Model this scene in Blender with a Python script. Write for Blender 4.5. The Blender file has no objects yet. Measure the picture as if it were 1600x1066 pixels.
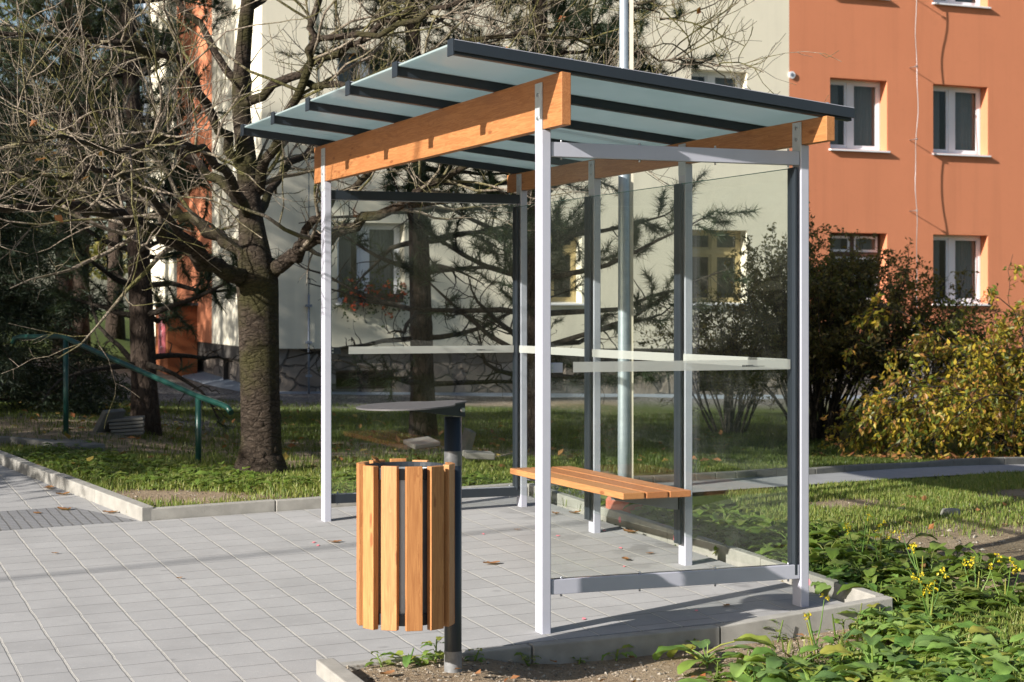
import bpy, math, random
from math import sin, cos, pi, radians
from mathutils import Vector, Matrix, Euler, Quaternion
import numpy as np

random.seed(7); rng = np.random.default_rng(7)
scn = bpy.context.scene
C = scn.collection

# ------------------------------------------------------------------ camera, sky, sun, exposure
CAMZ = 1.45; FPX = 2791.74; HY = 482.57
cam_d = bpy.data.cameras.new('camera'); cam = bpy.data.objects.new('camera', cam_d); C.objects.link(cam)
cam.location = (0, 0, CAMZ); cam.rotation_euler = (radians(90), 0, 0)
cam_d.sensor_width = 36; cam_d.lens = FPX / 1600 * 36
cam_d.shift_y = -(533 - HY) / 1600
cam_d.clip_start = 0.1; cam_d.clip_end = 800
cam_d.dof.use_dof = True; cam_d.dof.focus_distance = 8.9; cam_d.dof.aperture_fstop = 6.3
scn.camera = cam

SUN_AZ = -128.7; SUN_EL = 24.6          # degrees from +Y, clockwise; height
w = bpy.data.worlds.new("World"); scn.world = w; w.use_nodes = True
nt = w.node_tree; bg = nt.nodes['Background']
sky = nt.nodes.new('ShaderNodeTexSky'); sky.sky_type = 'NISHITA'; sky.sun_disc = False
sky.sun_elevation = radians(SUN_EL); sky.sun_rotation = radians(SUN_AZ)
sky.air_density = 1.0; sky.dust_density = 1.5
nt.links.new(sky.outputs[0], bg.inputs[0]); bg.inputs[1].default_value = 0.064
sd = bpy.data.lights.new('sun', 'SUN'); so = bpy.data.objects.new('sun', sd); C.objects.link(so)
sd.energy = 5.0; sd.angle = radians(0.5); sd.color = (1.0, 0.935, 0.85)
az = radians(SUN_AZ); el = radians(SUN_EL)
to_sun = Vector((sin(az) * cos(el), cos(az) * cos(el), sin(el)))
so.rotation_euler = to_sun.to_track_quat('Z', 'Y').to_euler(); so.location = (-20, -20, 30)
vs = scn.view_settings
vs.view_transform = 'Standard'; vs.look = 'None'; vs.gamma = 1; vs.exposure = 1.0

# ------------------------------------------------------------------ helpers
def at(px, py, Y): return Vector(((px - 800) / FPX * Y, Y, CAMZ - (py - HY) / FPX * Y))
A = radians(21.949); X0 = 0.139; Y0 = 8.0091
def uv(X, Y): return (-sin(A) * (X - X0) + cos(A) * (Y - Y0), cos(A) * (X - X0) + sin(A) * (Y - Y0))
def xy(u, v): return (X0 - sin(A) * u + cos(A) * v, Y0 + cos(A) * u + sin(A) * v)
def plane_z(X, Y): return .0142 * (X - .139) + .0406 * (Y - 8.009)
def pz(u, v): return plane_z(*xy(u, v))

class MB:
    def __init__(s): s.v = []; s.f = []; s.sm = []
    def add(s, verts, faces, smooth=False):
        b = len(s.v); s.v.extend([tuple(p) for p in verts]); s.f.extend([tuple(i + b for i in f) for f in faces]); s.sm.extend([smooth] * len(faces)); return s
    def box(s, c, size, R=None):
        x, y, z = [d / 2 for d in size]
        vs_ = [Vector(p) for p in ((-x,-y,-z),(x,-y,-z),(x,y,-z),(-x,y,-z),(-x,-y,z),(x,-y,z),(x,y,z),(-x,y,z))]
        if R is not None: vs_ = [R @ p for p in vs_]
        c = Vector(c)
        return s.add([p + c for p in vs_], [(0,3,2,1),(4,5,6,7),(0,1,5,4),(1,2,6,5),(2,3,7,6),(3,0,4,7)])
    def box2(s, x0, x1, y0, y1, z0, z1): return s.box(((x0+x1)/2, (y0+y1)/2, (z0+z1)/2), (x1-x0, y1-y0, z1-z0))
    def bar(s, a, b, wd, ht):       # box from a to b; wd horizontal, ht vertical-ish
        a = Vector(a); b = Vector(b); d = b - a; L = d.length; d.normalize()
        up = Vector((0,0,1)) if abs(d.z) < .95 else Vector((0,1,0))
        sd_ = d.cross(up).normalized(); up = sd_.cross(d)
        R = Matrix((sd_, d, up)).transposed()
        return s.box((a + b) / 2, (wd, L, ht), R)
    def tube(s, pts, rad, n=8, cap=True):
        pts = [Vector(p) for p in pts]; m = len(pts)
        if not hasattr(rad, '__len__'): rad = [rad] * m
        b = len(s.v); ref = None
        for i, p in enumerate(pts):
            t = (pts[min(i+1, m-1)] - pts[max(i-1, 0)])
            if t.length < 1e-9: t = Vector((0,0,1))
            t.normalize()
            if ref is None: ref = t.orthogonal().normalized()
            else:
                ref = ref - t * ref.dot(t)
                ref = ref.normalized() if ref.length > 1e-6 else t.orthogonal().normalized()
            q = t.cross(ref)
            for k in range(n):
                a_ = 2 * pi * k / n
                s.v.append(tuple(p + (ref * cos(a_) + q * sin(a_)) * rad[i]))
        for i in range(m - 1):
            for k in range(n):
                k2 = (k + 1) % n
                s.f.append((b + i*n + k, b + i*n + k2, b + (i+1)*n + k2, b + (i+1)*n + k)); s.sm.append(True)
        if cap:
            s.f.append(tuple(b + k for k in range(n))[::-1]); s.sm.append(False)
            s.f.append(tuple(b + (m-1)*n + k for k in range(n))); s.sm.append(False)
        return s
    def prism(s, poly, z0, z1):     # poly of (x,y); z0,z1 numbers or functions
        g0 = z0 if callable(z0) else (lambda x, y: z0); g1 = z1 if callable(z1) else (lambda x, y: z1)
        n = len(poly)
        vs_ = [(x, y, g0(x, y)) for x, y in poly] + [(x, y, g1(x, y)) for x, y in poly]
        return s.add(vs_, [tuple(range(n))[::-1], tuple(range(n, 2*n))] + [(i, (i+1) % n, n + (i+1) % n, n + i) for i in range(n)])
    def build(s, name, mat, parent=None, bevel=0, loc=None, rotz=None):
        me = bpy.data.meshes.new(name); me.from_pydata(s.v, [], s.f)
        me.polygons.foreach_set('use_smooth', s.sm); me.update()
        o = bpy.data.objects.new(name, me); C.objects.link(o)
        if mat: me.materials.append(mat)
        if parent: o.parent = parent
        if loc: o.location = loc
        if rotz is not None: o.rotation_euler = (0, 0, rotz)
        if bevel:
            md = o.modifiers.new('bevel', 'BEVEL'); md.width = bevel; md.segments = 2; md.limit_method = 'ANGLE'; md.angle_limit = radians(50)
        return o

def tag(o, label=None, cat=None, group=None, kind=None):
    if label: o['label'] = label
    if cat: o['category'] = cat
    if group: o['group'] = group
    if kind: o['kind'] = kind
    return o
def empty(name, loc, rz, label, cat, group=None):
    o = bpy.data.objects.new(name, None); C.objects.link(o); o.location = loc; o.rotation_euler = (0, 0, rz); o.empty_display_size = .2
    return tag(o, label, cat, group)
def smooth(a, b, x):
    t = min(1, max(0, (x - a) / (b - a))); return t * t * (3 - 2 * t)

# ------------------------------------------------------------------ node helpers
class NT:
    def __init__(s, name):
        s.m = bpy.data.materials.new(name); s.m.use_nodes = True; s.t = s.m.node_tree
        s.p = s.t.nodes['Principled BSDF']; s.out = s.t.nodes['Material Output']
    def n(s, typ, props=None, **inp):
        nd = s.t.nodes.new('ShaderNode' + typ)
        for k, v in (props or {}).items(): setattr(nd, k, v)
        for k, v in inp.items():
            k2 = int(k[1:]) if k[0] == '_' and k[1:].isdigit() else k.replace('_', ' ')
            s.set(nd.inputs[k2], v)
        return nd
    def set(s, sock, v):
        if isinstance(v, bpy.types.NodeSocket): s.t.links.new(v, sock)
        elif isinstance(v, bpy.types.Node): s.t.links.new(v.outputs[0], sock)
        else:
            if hasattr(v, '__len__') and len(v) == 3 and sock.type == 'RGBA': v = (*v, 1)
            sock.default_value = v
    def math(s, op, a, b=0.0, c=0.0):
        nd = s.t.nodes.new('ShaderNodeMath'); nd.operation = op; s.set(nd.inputs[0], a); s.set(nd.inputs[1], b); s.set(nd.inputs[2], c); return nd.outputs[0]
    def mix(s, f, a, b, mode='MIX'):
        nd = s.t.nodes.new('ShaderNodeMix'); nd.data_type = 'RGBA'; nd.blend_type = mode
        s.set(nd.inputs[0], f); s.set(nd.inputs[6], a); s.set(nd.inputs[7], b); return nd.outputs[2]
    def coord(s, which='Object'): return s.n('TexCoord').outputs[which]
    def mapv(s, vec, scale=(1,1,1), loc=(0,0,0), rot=(0,0,0)): return s.n('Mapping', Vector=vec, Scale=scale, Location=loc, Rotation=rot).outputs[0]
    def noise(s, vec, scale, detail=4, rough=.55, dist=0): return s.n('TexNoise', Vector=vec, Scale=scale, Detail=detail, Roughness=rough, Distortion=dist).outputs[0]
    def ramp(s, f, stops):
        nd = s.t.nodes.new('ShaderNodeValToRGB'); s.set(nd.inputs[0], f); cr = nd.color_ramp
        while len(cr.elements) < len(stops): cr.elements.new(.5)
        for e, (p, c) in zip(cr.elements, stops):
            e.position = p; e.color = (*c, 1) if hasattr(c, '__len__') else (c, c, c, 1)
        return nd.outputs[0]
    def smooth(s, f, a, b):
        nd = s.t.nodes.new('ShaderNodeMapRange'); nd.interpolation_type = 'SMOOTHSTEP'; s.set(nd.inputs[0], f); nd.inputs[1].default_value = a; nd.inputs[2].default_value = b; return nd.outputs[0]
    def bump(s, h, strength=.3, dist=.01): 
        s.set(s.p.inputs['Normal'], s.n('Bump', Height=h, Strength=strength, Distance=dist).outputs[0])
    def base(s, c): s.set(s.p.inputs['Base Color'], c)
    def rough(s, r): s.set(s.p.inputs['Roughness'], r)

def m_paint(name, col, rough=.4, metal=0.0, var=.06, bump=.02, scale=14):
    m = NT(name); co = m.coord(); nz = m.noise(co, scale, 5)
    m.base(m.mix(nz, [c * (1 - var) for c in col], [min(1, c * (1 + var)) for c in col]))
    m.rough(m.math('ADD', rough - .06, m.math('MULTIPLY', m.noise(co, scale * 3, 3), .12)))
    m.p.inputs['Metallic'].default_value = metal
    if bump: m.bump(m.noise(co, 300, 2), bump, .002)
    return m.m

def m_wood(name, axis, c1=(.48,.215,.082), c2=(.28,.105,.034), knot=(.16,.05,.015)):
    m = NT(name); co = m.coord()
    rnd = m.n('NewGeometry').outputs['Random Per Island']
    oi = m.n('ObjectInfo').outputs['Random']
    off = m.n('CombineXYZ', X=m.math('MULTIPLY', rnd, 13.7), Y=m.math('MULTIPLY', oi, 9.1), Z=m.math('MULTIPLY', rnd, 7.3)).outputs[0]
    co = m.n('VectorMath', {'operation': 'ADD'}, _0=co, _1=off).outputs[0]
    sc = {'x': (.6, 9, 9), 'y': (9, .6, 9), 'z': (9, 9, .6)}[axis]
    sk = {'x': (4.0, 15, 15), 'y': (15, 4.0, 15), 'z': (15, 15, 4.0)}[axis]
    st = m.mapv(co, sc)
    warp = m.noise(m.mapv(co, [q * .35 for q in sc]), 2.0, 3)
    wv = m.n('TexNoise', Vector=st, Scale=5.0, Detail=5, Roughness=.6, Distortion=.6).outputs[0]
    g = m.math('FRACT', m.math('ADD', m.math('MULTIPLY', wv, 5.0), m.math('MULTIPLY', warp, 3.0)))
    g = m.math('POWER', g, 1.5)
    col = m.mix(g, c1, c2)
    tone = m.math('ADD', m.math('MULTIPLY', oi, .6), m.math('MULTIPLY', warp, .5))
    col = m.mix(m.math('MULTIPLY', m.smooth(tone, .2, .9), .75), m.mix(.25, col, (.30,.10,.03)), m.mix(.5, col, (.62,.35,.13)))
    vo = m.n('TexVoronoi', Vector=m.mapv(co, sk), Scale=1.0, Randomness=1.0)
    d = vo.outputs['Distance']; fine0 = m.noise(co, 60, 3)
    kn = m.math('SUBTRACT', 1.0, m.smooth(m.math('ADD', d, m.math('MULTIPLY', fine0, .10)), .13, .22))
    col = m.mix(m.math('MULTIPLY', kn, .85), col, knot)
    fine = m.noise(m.mapv(co, [q * 12 if q > 1 else q * 4 for q in sc]), 4, 2)
    col = m.mix(m.math('MULTIPLY', m.smooth(fine, .3, .75), .7), col, c2)
    m.base(col); m.rough(.5); m.bump(m.math('ADD', g, fine), .12, .002)
    return m.m

def m_glass(name, tint=(.90,.95,.925), refl=1.0):
    m = NT(name); t = m.t; t.nodes.remove(m.p)
    tr = m.n('BsdfTransparent', Color=tint); gl = m.n('BsdfGlossy', Color=(refl, refl, refl), Roughness=.0)
    fc = m.n('LayerWeight', Blend=.5).outputs['Facing']
    fr = m.math('ADD', .026, m.math('MULTIPLY', m.math('POWER', fc, 5.0), .6))
    co = m.coord(); dirt = m.noise(m.mapv(co, (1,1,1)), 6, 6, .65)
    di = m.n('BsdfDiffuse', Color=(.6,.62,.58))
    mx = m.n('MixShader', _0=fr, _1=tr, _2=gl)
    mx2 = m.n('MixShader', _0=m.math('MULTIPLY', m.smooth(dirt, .45, .9), .02), _1=mx, _2=di)
    t.links.new(mx2.outputs[0], m.out.inputs[0]); return m.m

def m_leaf(name, cols, rough=.45, trans=.35, spec=.4, vein=False):
    m = NT(name)
    r = m.n('NewGeometry').outputs['Random Per Island']
    col = m.ramp(r, [(i / max(1, len(cols) - 1), c) for i, c in enumerate(cols)])
    nz = m.noise(m.coord(), 25, 3)
    col = m.mix(nz, m.mix(.35, col, (0.01,.015,.004)), col)
    m.base(col); m.rough(rough); m.p.inputs['Specular IOR Level'].default_value = spec
    tl = m.n('BsdfTranslucent', Color=m.mix(.25, col, (.5,.55,.05)))
    if vein: m.bump(m.noise(m.coord(), 60, 3), .35, .004)
    mx = m.n('MixShader', _0=trans, _1=m.p.outputs[0], _2=tl.outputs[0])
    m.t.links.new(mx.outputs[0], m.out.inputs[0]); return m.m

def m_bark(name, c1, c2, c3, sc=(10,10,3), moss=None):
    m = NT(name); co = m.coord(); nz = m.noise(m.mapv(co, sc), 3, 6, .7, .8)
    rg = m.n('TexVoronoi', {'feature': 'DISTANCE_TO_EDGE'}, Vector=m.n('VectorMath', {'operation':'ADD'}, _0=m.mapv(co, sc), _1=m.n('TexNoise', Vector=co, Scale=8.0, Detail=3.0).outputs[1]).outputs[0], Scale=1.6).outputs['Distance']
    col = m.ramp(nz, [(.25, c1), (.5, c2), (.75, c3)])
    col = m.mix(m.math('MULTIPLY', m.math('SUBTRACT', 1.0, m.smooth(m.math('ADD', rg, m.math('MULTIPLY', nz, .22)), .08, .26)), .55), col, [q * .45 for q in c1])
    if moss: col = m.mix(m.smooth(m.noise(co, 2.2, 4), .45, .62), col, moss)
    m.base(col); m.rough(.9); m.p.inputs['Specular IOR Level'].default_value = .2
    m.bump(m.math('ADD', nz, m.math('MULTIPLY', m.smooth(rg, 0, .2), .35)), .9, .03)
    return m.m

M = {}
M['alu'] = m_paint('grey_aluminium_paint', (.455,.465,.54), .42, .15, .06)
M['plate'] = m_paint('galvanised_plate', (.52,.55,.57), .45, .35, .10, .03, 30)
M['dark'] = m_paint('anthracite_paint', (.018,.024,.032), .38, .0, .15)
M['steel'] = m_paint('bolt_steel', (.55,.56,.58), .3, .9, .05, 0)
M['wood_y'] = m_wood('larch_wood_beam', 'y'); M['wood_z'] = m_wood('larch_wood_slat', 'z', (.52,.25,.09), (.30,.115,.036))
M['wood_b'] = m_wood('larch_wood_bench', 'y', (.46,.19,.075), (.30,.105,.04))
M['glass'] = m_glass('clear_glass', (.955,.97,.96))
M['winglass'] = m_glass('window_glass', (.72,.75,.75), 1.0)
M['edge'] = m_paint('glass_edge', (.10,.22,.18), .2, 0, .05, 0)

# milky roof glass
m = NT('milky_roof_glass'); t = m.t
co = m.coord(); nz = m.noise(co, 3, 5)
colr = m.mix(nz, (.51,.62,.625), (.60,.69,.70))
m.base(colr); m.rough(.18)
tl = m.n('BsdfTranslucent', Color=colr)
mx = m.n('MixShader', _0=.55, _1=m.p.outputs[0], _2=tl.outputs[0]); t.links.new(mx.outputs[0], m.out.inputs[0]); M['roof'] = m.m

m = NT('sticker_film'); t = m.t; co = m.coord()
m.base((.50,.52,.49)); m.rough(.6)
trn = m.n('BsdfTransparent', Color=(.9,.9,.9)); tl = m.n('BsdfTranslucent', Color=(.55,.58,.54))
mx = m.n('MixShader', _0=.3, _1=m.p.outputs[0], _2=tl.outputs[0]); mx2 = m.n('MixShader', _0=.26, _1=mx.outputs[0], _2=trn.outputs[0]); t.links.new(mx2.outputs[0], m.out.inputs[0]); M['film'] = m.m

# pavers: object coords x = v, y = u
def paver_mat(name, pitch=.205, base=(.35,.35,.352), jl=(.42,.41,.385), wide=.030, thin=.011, stains=True):
    m = NT(name); co = m.coord()
    wob = m.noise(co, 7.0, 3)
    wb = m.math('MULTIPLY', m.math('SUBTRACT', wob, .5), .016)
    sp = m.n('SeparateXYZ', Vector=co)
    vx = m.math('DIVIDE', m.math('ADD', sp.outputs[0], wb), pitch)
    cx = m.math('FLOOR', vx); fx = m.math('FRACT', vx)
    offc = m.n('TexWhiteNoise', {'noise_dimensions': '1D'}, W=cx).outputs[0]
    uy = m.math('ADD', m.math('DIVIDE', m.math('ADD', sp.outputs[1], wb), pitch * 1.08), m.math('MULTIPLY', offc, .35 if stains else 0.0))
    cy = m.math('FLOOR', uy); fy = m.math('FRACT', uy)
    dx = m.math('MINIMUM', fx, m.math('SUBTRACT', 1.0, fx)); dy = m.math('MINIMUM', fy, m.math('SUBTRACT', 1.0, fy))
    jn = m.noise(co, 60, 3)
    jx = m.math('SUBTRACT', 1.0, m.smooth(m.math('ADD', dx, m.math('MULTIPLY', m.math('SUBTRACT', jn, .5), .02)), wide * .7, wide * 1.15))
    jdark = m.math('SUBTRACT', 1.0, m.smooth(dx, wide * 1.0, wide * 1.7))
    jy = m.math('SUBTRACT', 1.0, m.smooth(m.math('ADD', dy, m.math('MULTIPLY', m.math('SUBTRACT', jn, .5), .012)), thin * .5, thin * 1.6))
    tile = m.n('TexWhiteNoise', {'noise_dimensions': '2D'}, Vector=m.n('CombineXYZ', X=cx, Y=cy).outputs[0]).outputs[0]
    col = m.mix(tile, [q * .945 for q in base], [q * 1.05 for q in base])
    sp1 = m.noise(co, 220, 3, .7); sp2 = m.noise(co, 2.3, 5, .6); sp3 = m.noise(co, 28, 4, .6)
    col = m.mix(m.smooth(sp1, .3, .75), m.mix(.3, col, (.12,.12,.12)), col)
    col = m.mix(m.math('MULTIPLY', m.smooth(sp2, .40, .72), .65), col, [q * .72 for q in base])
    col = m.mix(m.math('MULTIPLY', m.smooth(sp3, .58, .78), .28), col, [min(1, q * 1.35) for q in base])
    vos = m.n('TexVoronoi', Vector=co, Scale=2.4).outputs['Distance']
    col = m.mix(m.math('MULTIPLY', m.math('SUBTRACT', 1.0, m.smooth(m.math('ADD', vos, m.math('MULTIPLY', sp3, .1)), .07, .14)), .55), col, [q * .45 for q in base])
    if stains:   # damp dark flags below the back glass
        wet = m.math('MULTIPLY', m.smooth(sp.outputs[0], .75, 1.45), m.smooth(m.noise(co, 3.2, 3), .52, .60))
        col = m.mix(m.math('MULTIPLY', wet, .6), col, [q * .42 for q in base])
    col = m.mix(m.math('MULTIPLY', jdark, .6), col, (.13,.13,.125))
    col = m.mix(m.math('MULTIPLY', jx, .9), col, m.mix(jn, [q * .6 for q in jl], [q * 1.25 for q in jl]))
    col = m.mix(m.math('MULTIPLY', jy, .75), col, (.10,.10,.095))
    m.base(col); m.rough(.85); m.p.inputs['Specular IOR Level'].default_value = .3
    h = m.math('SUBTRACT', m.math('MULTIPLY', sp1, .12), m.math('ADD', m.math('MULTIPLY', jx, .7), jy))
    m.bump(m.math('ADD', h, m.math('MULTIPLY', tile, .25)), .55, .006)
    return m.m
M['paver'] = paver_mat('concrete_pavers')
M['tactile'] = paver_mat('tactile_cobbles', .062, (.21,.215,.23), (.13,.13,.13), .09, .08, False)
M['kerb'] = m_paint('kerb_concrete', (.27,.262,.24), .9, 0, .38, .9, 11)
M['kerbdark'] = m_paint('old_kerb_concrete', (.15,.145,.13), .9, 0, .3, .5, 12)
M['pathmat'] = m_paint('path_asphalt', (.26,.26,.27), .9, 0, .2, .5, 9)
M['pink'] = m_paint('pink_marking_paint', (.85,.22,.27), .7, 0, .1, 0)

# ------------------------------------------------------------------ ground heights
PLAT = (-.16, 4.02, -1.06, 1.545)        # platform: u0,u1,v0,v1
kA = Vector(xy(4.02, -1.06)); kdir = Vector((sin(radians(-30.4)), cos(radians(-30.4))))
def in_paving(X, Y):
    u, v = uv(X, Y)
    d_plat = min(u - PLAT[0], PLAT[1] - u, PLAT[3] - v)
    left = -(v - PLAT[2])               # distance left of the platform's street edge
    d = max(min(d_plat, v + 3.0), -9)
    # footpath: left of street edge for u<4.02, left of the slanted kerb beyond
    rel = Vector((X, Y)) - kA
    side = -(rel.x * kdir.y - rel.y * kdir.x)      # >0 left of slanted kerb
    foot = min(left, side) if u > 3.0 else left
    foot = side if u > 4.02 else (left if u < PLAT[1] else foot)
    return max(d, foot)
def fbm(X, Y):
    return (sin(X * 1.7 + 1.3 * sin(Y * .9)) * sin(Y * 1.3 + 2) + .5 * sin(X * 4.1 + Y * 2.3) * sin(Y * 3.7 - X) + .3 * sin(9.3 * X + 2 * Y) * sin(8.1 * Y - 3 * X)) / 1.8
def soil_z(X, Y):
    u, v = uv(X, Y)
    P = plane_z(X, Y)
    off = -.085 + .095 * smooth(-.3, .25, u) 
    off += .04 * smooth(3.9, 4.6, u)
    if u < .2: off += .075 * smooth(.0, -.55, v) + .03 * smooth(1.0, 1.6, v)
    F = -.05 - .031 * max(-9, min(14, X))
    z = P + off
    sY = smooth(10.5, 20, Y); z = z * (1 - sY) + F * sY
    z += .9 * smooth(20, 45, Y) * smooth(-5, -9.5, X)
    z += .16 * smooth(14.5, 17, Y) * (1 - smooth(20, 25, Y)) * smooth(-2.8, -4.2, X)
    return z + .018 * fbm(X, Y)
def ground_z(X, Y):
    z = soil_z(X, Y); d = in_paving(X, Y)
    if d > -.08:
        P = plane_z(X, Y); z = z + (min(z, P - .09) - z) * smooth(-.075, -.02, d)
    return z

# ------------------------------------------------------------------ building frame (needed for ground masks)
BO = Vector((-4.06, 29.0)); BA = radians(24.0)
bs = Vector((cos(BA), sin(BA))); bn = Vector((-sin(BA), cos(BA)))   # along facade, inward
def b_local(X, Y):
    r = Vector((X, Y)) - BO; return r.dot(bs), r.dot(bn)

# ------------------------------------------------------------------ terrain
def graded(a, b, f0, f1, fine, coarse):
    xs = []; x = f0
    while x < f1: xs.append(x); x += fine
    xs.append(f1)
    st = fine; x = f1
    while x < b: st = min(coarse, st * 1.18); x += st; xs.append(x)
    st = fine; x = f0; lo = []
    while x > a: st = min(coarse, st * 1.18); x -= st; lo.append(x)
    return lo[::-1] + xs
gx = graded(-160, 160, -4.6, 5.0, .075, 12); gy = graded(-30, 320, 6.3, 16, .085, 12)
verts = [(x, y, ground_z(x, y)) for y in gy for x in gx]; nx = len(gx)
faces = [(j*nx + i, j*nx + i + 1, (j+1)*nx + i + 1, (j+1)*nx + i) for j in range(len(gy) - 1) for i in range(nx - 1)]
mb = MB(); mb.add(verts, faces, True)
def grass_amount(X, Y):
    n = .5 + .5 * fbm(X * .8 + 3, Y * .8)
    u, v = uv(X, Y)
    g = .25 + .6 * n
    if Y > 15.5: g = max(g, .45 + .4 * n)
    if u < -.1: g = .06 + .10 * n + (.55 if X > 1.9 else 0)
    if v > 1.7 and Y < 15:                       # trodden sandy ground right of the shelter
        p = Vector((X, Y))
        sand = math.exp(-((p.y - 9.6) ** 2 / 1.0)) * smooth(1.7, 2.2, p.x) + .8*math.exp(-((p.x - 3.55) ** 2 / .12 + (p.y - 11.9) ** 2 / .12)) + .8*math.exp(-((p.x - 2.15) ** 2 / .1 + (p.y - 11.7) ** 2 / .1))
        g = g + .12 - 1.1 * sand
    if u > 4.0 and v < 0.3: 
        q = math.exp(-((X + 2.35) ** 2 / .35 + (Y - 12.2) ** 2 / .12)); g -= .9 * q
    if X < .8 and 13.3 < Y < 19: g *= .12 + .55 * n      # bare earth beneath the tree
    bx, by = b_local(X, Y)
    if -4.5 < by < 5 and bx > -3.5 and X < 2 and Y > 14: g *= 1 - .9 * smooth(-3.2, -2.0, by)
    return max(0, min(1, g))
def gravel_amount(X, Y):
    bx, by = b_local(X, Y)
    g = smooth(-2.7, -1.7, by) * (1 - smooth(1, 2, by)) * smooth(-9, -6, bx) * (1 - smooth(13, 15, bx))
    if bx < 1.5: g = max(g, smooth(-4.5, -3.2, by) * (1 - smooth(3, 5, by)) * smooth(-4.5, -3, bx))
    g = max(g, smooth(1.5, .6, abs(Y - 20.0 - .15 * (X + 5))) * smooth(-2.4, -3.6, X) * .9)
    return g
m = NT('soil_and_turf'); co = m.coord()
ga = m.n('Attribute', {'attribute_name': 'grass'}).outputs['Fac']; gv = m.n('Attribute', {'attribute_name': 'gravel'}).outputs['Fac']
n1 = m.noise(co, 40, 6, .7); n2 = m.noise(co, 3.5, 5); n3 = m.noise(co, 170, 3, .7)
soil = m.ramp(n1, [(.2, (.14,.10,.065)), (.5, (.30,.225,.15)), (.8, (.46,.38,.27))])
soil = m.mix(m.smooth(n2, .4, .7), soil, m.mix(.55, soil, (.42,.34,.24)))
turf = m.ramp(n1, [(.25, (.03,.045,.012)), (.55, (.075,.10,.025)), (.85, (.10,.115,.035))])
col = m.mix(m.smooth(m.math('ADD', ga, m.math('MULTIPLY', m.math('SUBTRACT', m.noise(co, 12, 5, .65), .5), .9)), .25, .6), soil, turf)
pv = m.n('TexVoronoi', Vector=co, Scale=24.0)
grav = m.mix(m.n('SeparateColor', Color=pv.outputs['Color']).outputs[0], (.13,.125,.13), (.36,.34,.33))
grav = m.mix(m.smooth(pv.outputs['Distance'], .3, .7), grav, (.07,.065,.06))
col = m.mix(gv, col, grav)
m.base(col); m.rough(1.0); m.p.inputs['Specular IOR Level'].default_value = .15
m.bump(m.math('ADD', n1, m.math('ADD', m.math('MULTIPLY', n3, .5), m.math('MULTIPLY', m.math('MULTIPLY', pv.outputs['Distance'], gv), -1.2))), .9, .03)
M['soil'] = m.m
ground = mb.build('ground', M['soil']); tag(ground, 'earth and turf ground around the paved stop', kind='structure')
for nm, fn in (('grass', grass_amount), ('gravel', gravel_amount)):
    at_ = ground.data.attributes.new(nm, 'FLOAT', 'POINT'); at_.data.foreach_set('value', [fn(x, y) for y in gy for x in gx])

# paving sheet (local x = v, y = u, tilted like the real paving)
pz_l = lambda v, u: pz(u, v)
def sheet(name, poly_vu, mat, dz=0, thick=.06, label=None):
    b = MB(); b.prism(poly_vu, lambda v, u: pz(u, v) + dz - thick, lambda v, u: pz(u, v) + dz)
    o = b.build(name, mat, loc=(X0, Y0, 0), rotz=A); tag(o, label, kind='structure'); return o
def vu(X, Y):
    u, v = uv(X, Y); return (v, u)
kfar = kA + kdir * 30
poly = [(1.548, -.16), (1.548, 4.02), (-1.06, 4.02), vu(*kfar), vu(kfar.x - 9, kfar.y), vu(-12, 5), vu(-8, -12), (-1.06, -14), (-1.06, -.16)]
pav = sheet('pavement', poly, M['paver'], 0, .06, 'grey square concrete pavers laid in straight rows')
tact = sheet('tactile_strip', [(-1.09, 4.05), (-1.09 - .30, 4.86), (-4.2, 4.86), (-4.2, 4.05)], M['tactile'], .004, .02, 'dark cobble strip across the footpath')
# kerbs: runs of stones with joints
def kerb(name, pts_uv, wd, z0, z1, mat, label, stone=1.0, rise=0.0):
    b = MB()
    for (a_, c_) in zip(pts_uv[:-1], pts_uv[1:]):
        a_ = Vector(a_); c_ = Vector(c_); d = c_ - a_; L = d.length; n = max(1, round(L / stone)); d.normalize(); nn = Vector((-d.y, d.x))
        for i in range(n):
            p = a_ + d * (L * i / n + .003); q = a_ + d * (L * (i + 1) / n - .003)
            jz = random.uniform(-.004, .004); js = random.uniform(-.003, .003)
            pl = [p + nn * js, q + nn * js, q + nn * (wd + js), p + nn * (wd + js)]
            b.prism([(v, u) for u, v in pl][::-1], lambda v, u: pz(u, v) + z0, lambda v, u: pz(u, v) + z1 + jz + rise * smooth(.9, 1.55, v))
    o = b.build(name, mat, bevel=.006, loc=(X0, Y0, 0), rotz=A); tag(o, label, kind='structure'); return o
kerb('kerb', [(-.228, 1.60), (4.08, 1.60)], .055, -.2, .066, M['kerb'], 'concrete kerb behind the shelter')
kerb('kerb', [(4.03, 1.54), (4.03, -1.055)], .06, -.2, .075, M['kerb'], 'concrete kerb at the far end of the platform')
kerb('kerb', [(-.225, -1.06), (-.29, 1.66)], -.06 , -.25, .006, M['kerb'], 'flush concrete kerb at the near end of the platform', rise=.055)
kL = [uv(*(kA + kdir * d)) for d in (.0, 16)]
kerb('kerb', [kL[0], kL[1]], .08, -.2, .085, M['kerb'], 'raised kerb along the footpath')
kerb('kerb', [(-.30, -1.06), (-5, -1.06)], .075, -.25, .06, M['kerb'], 'raised kerb in front of the litter bin')
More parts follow.
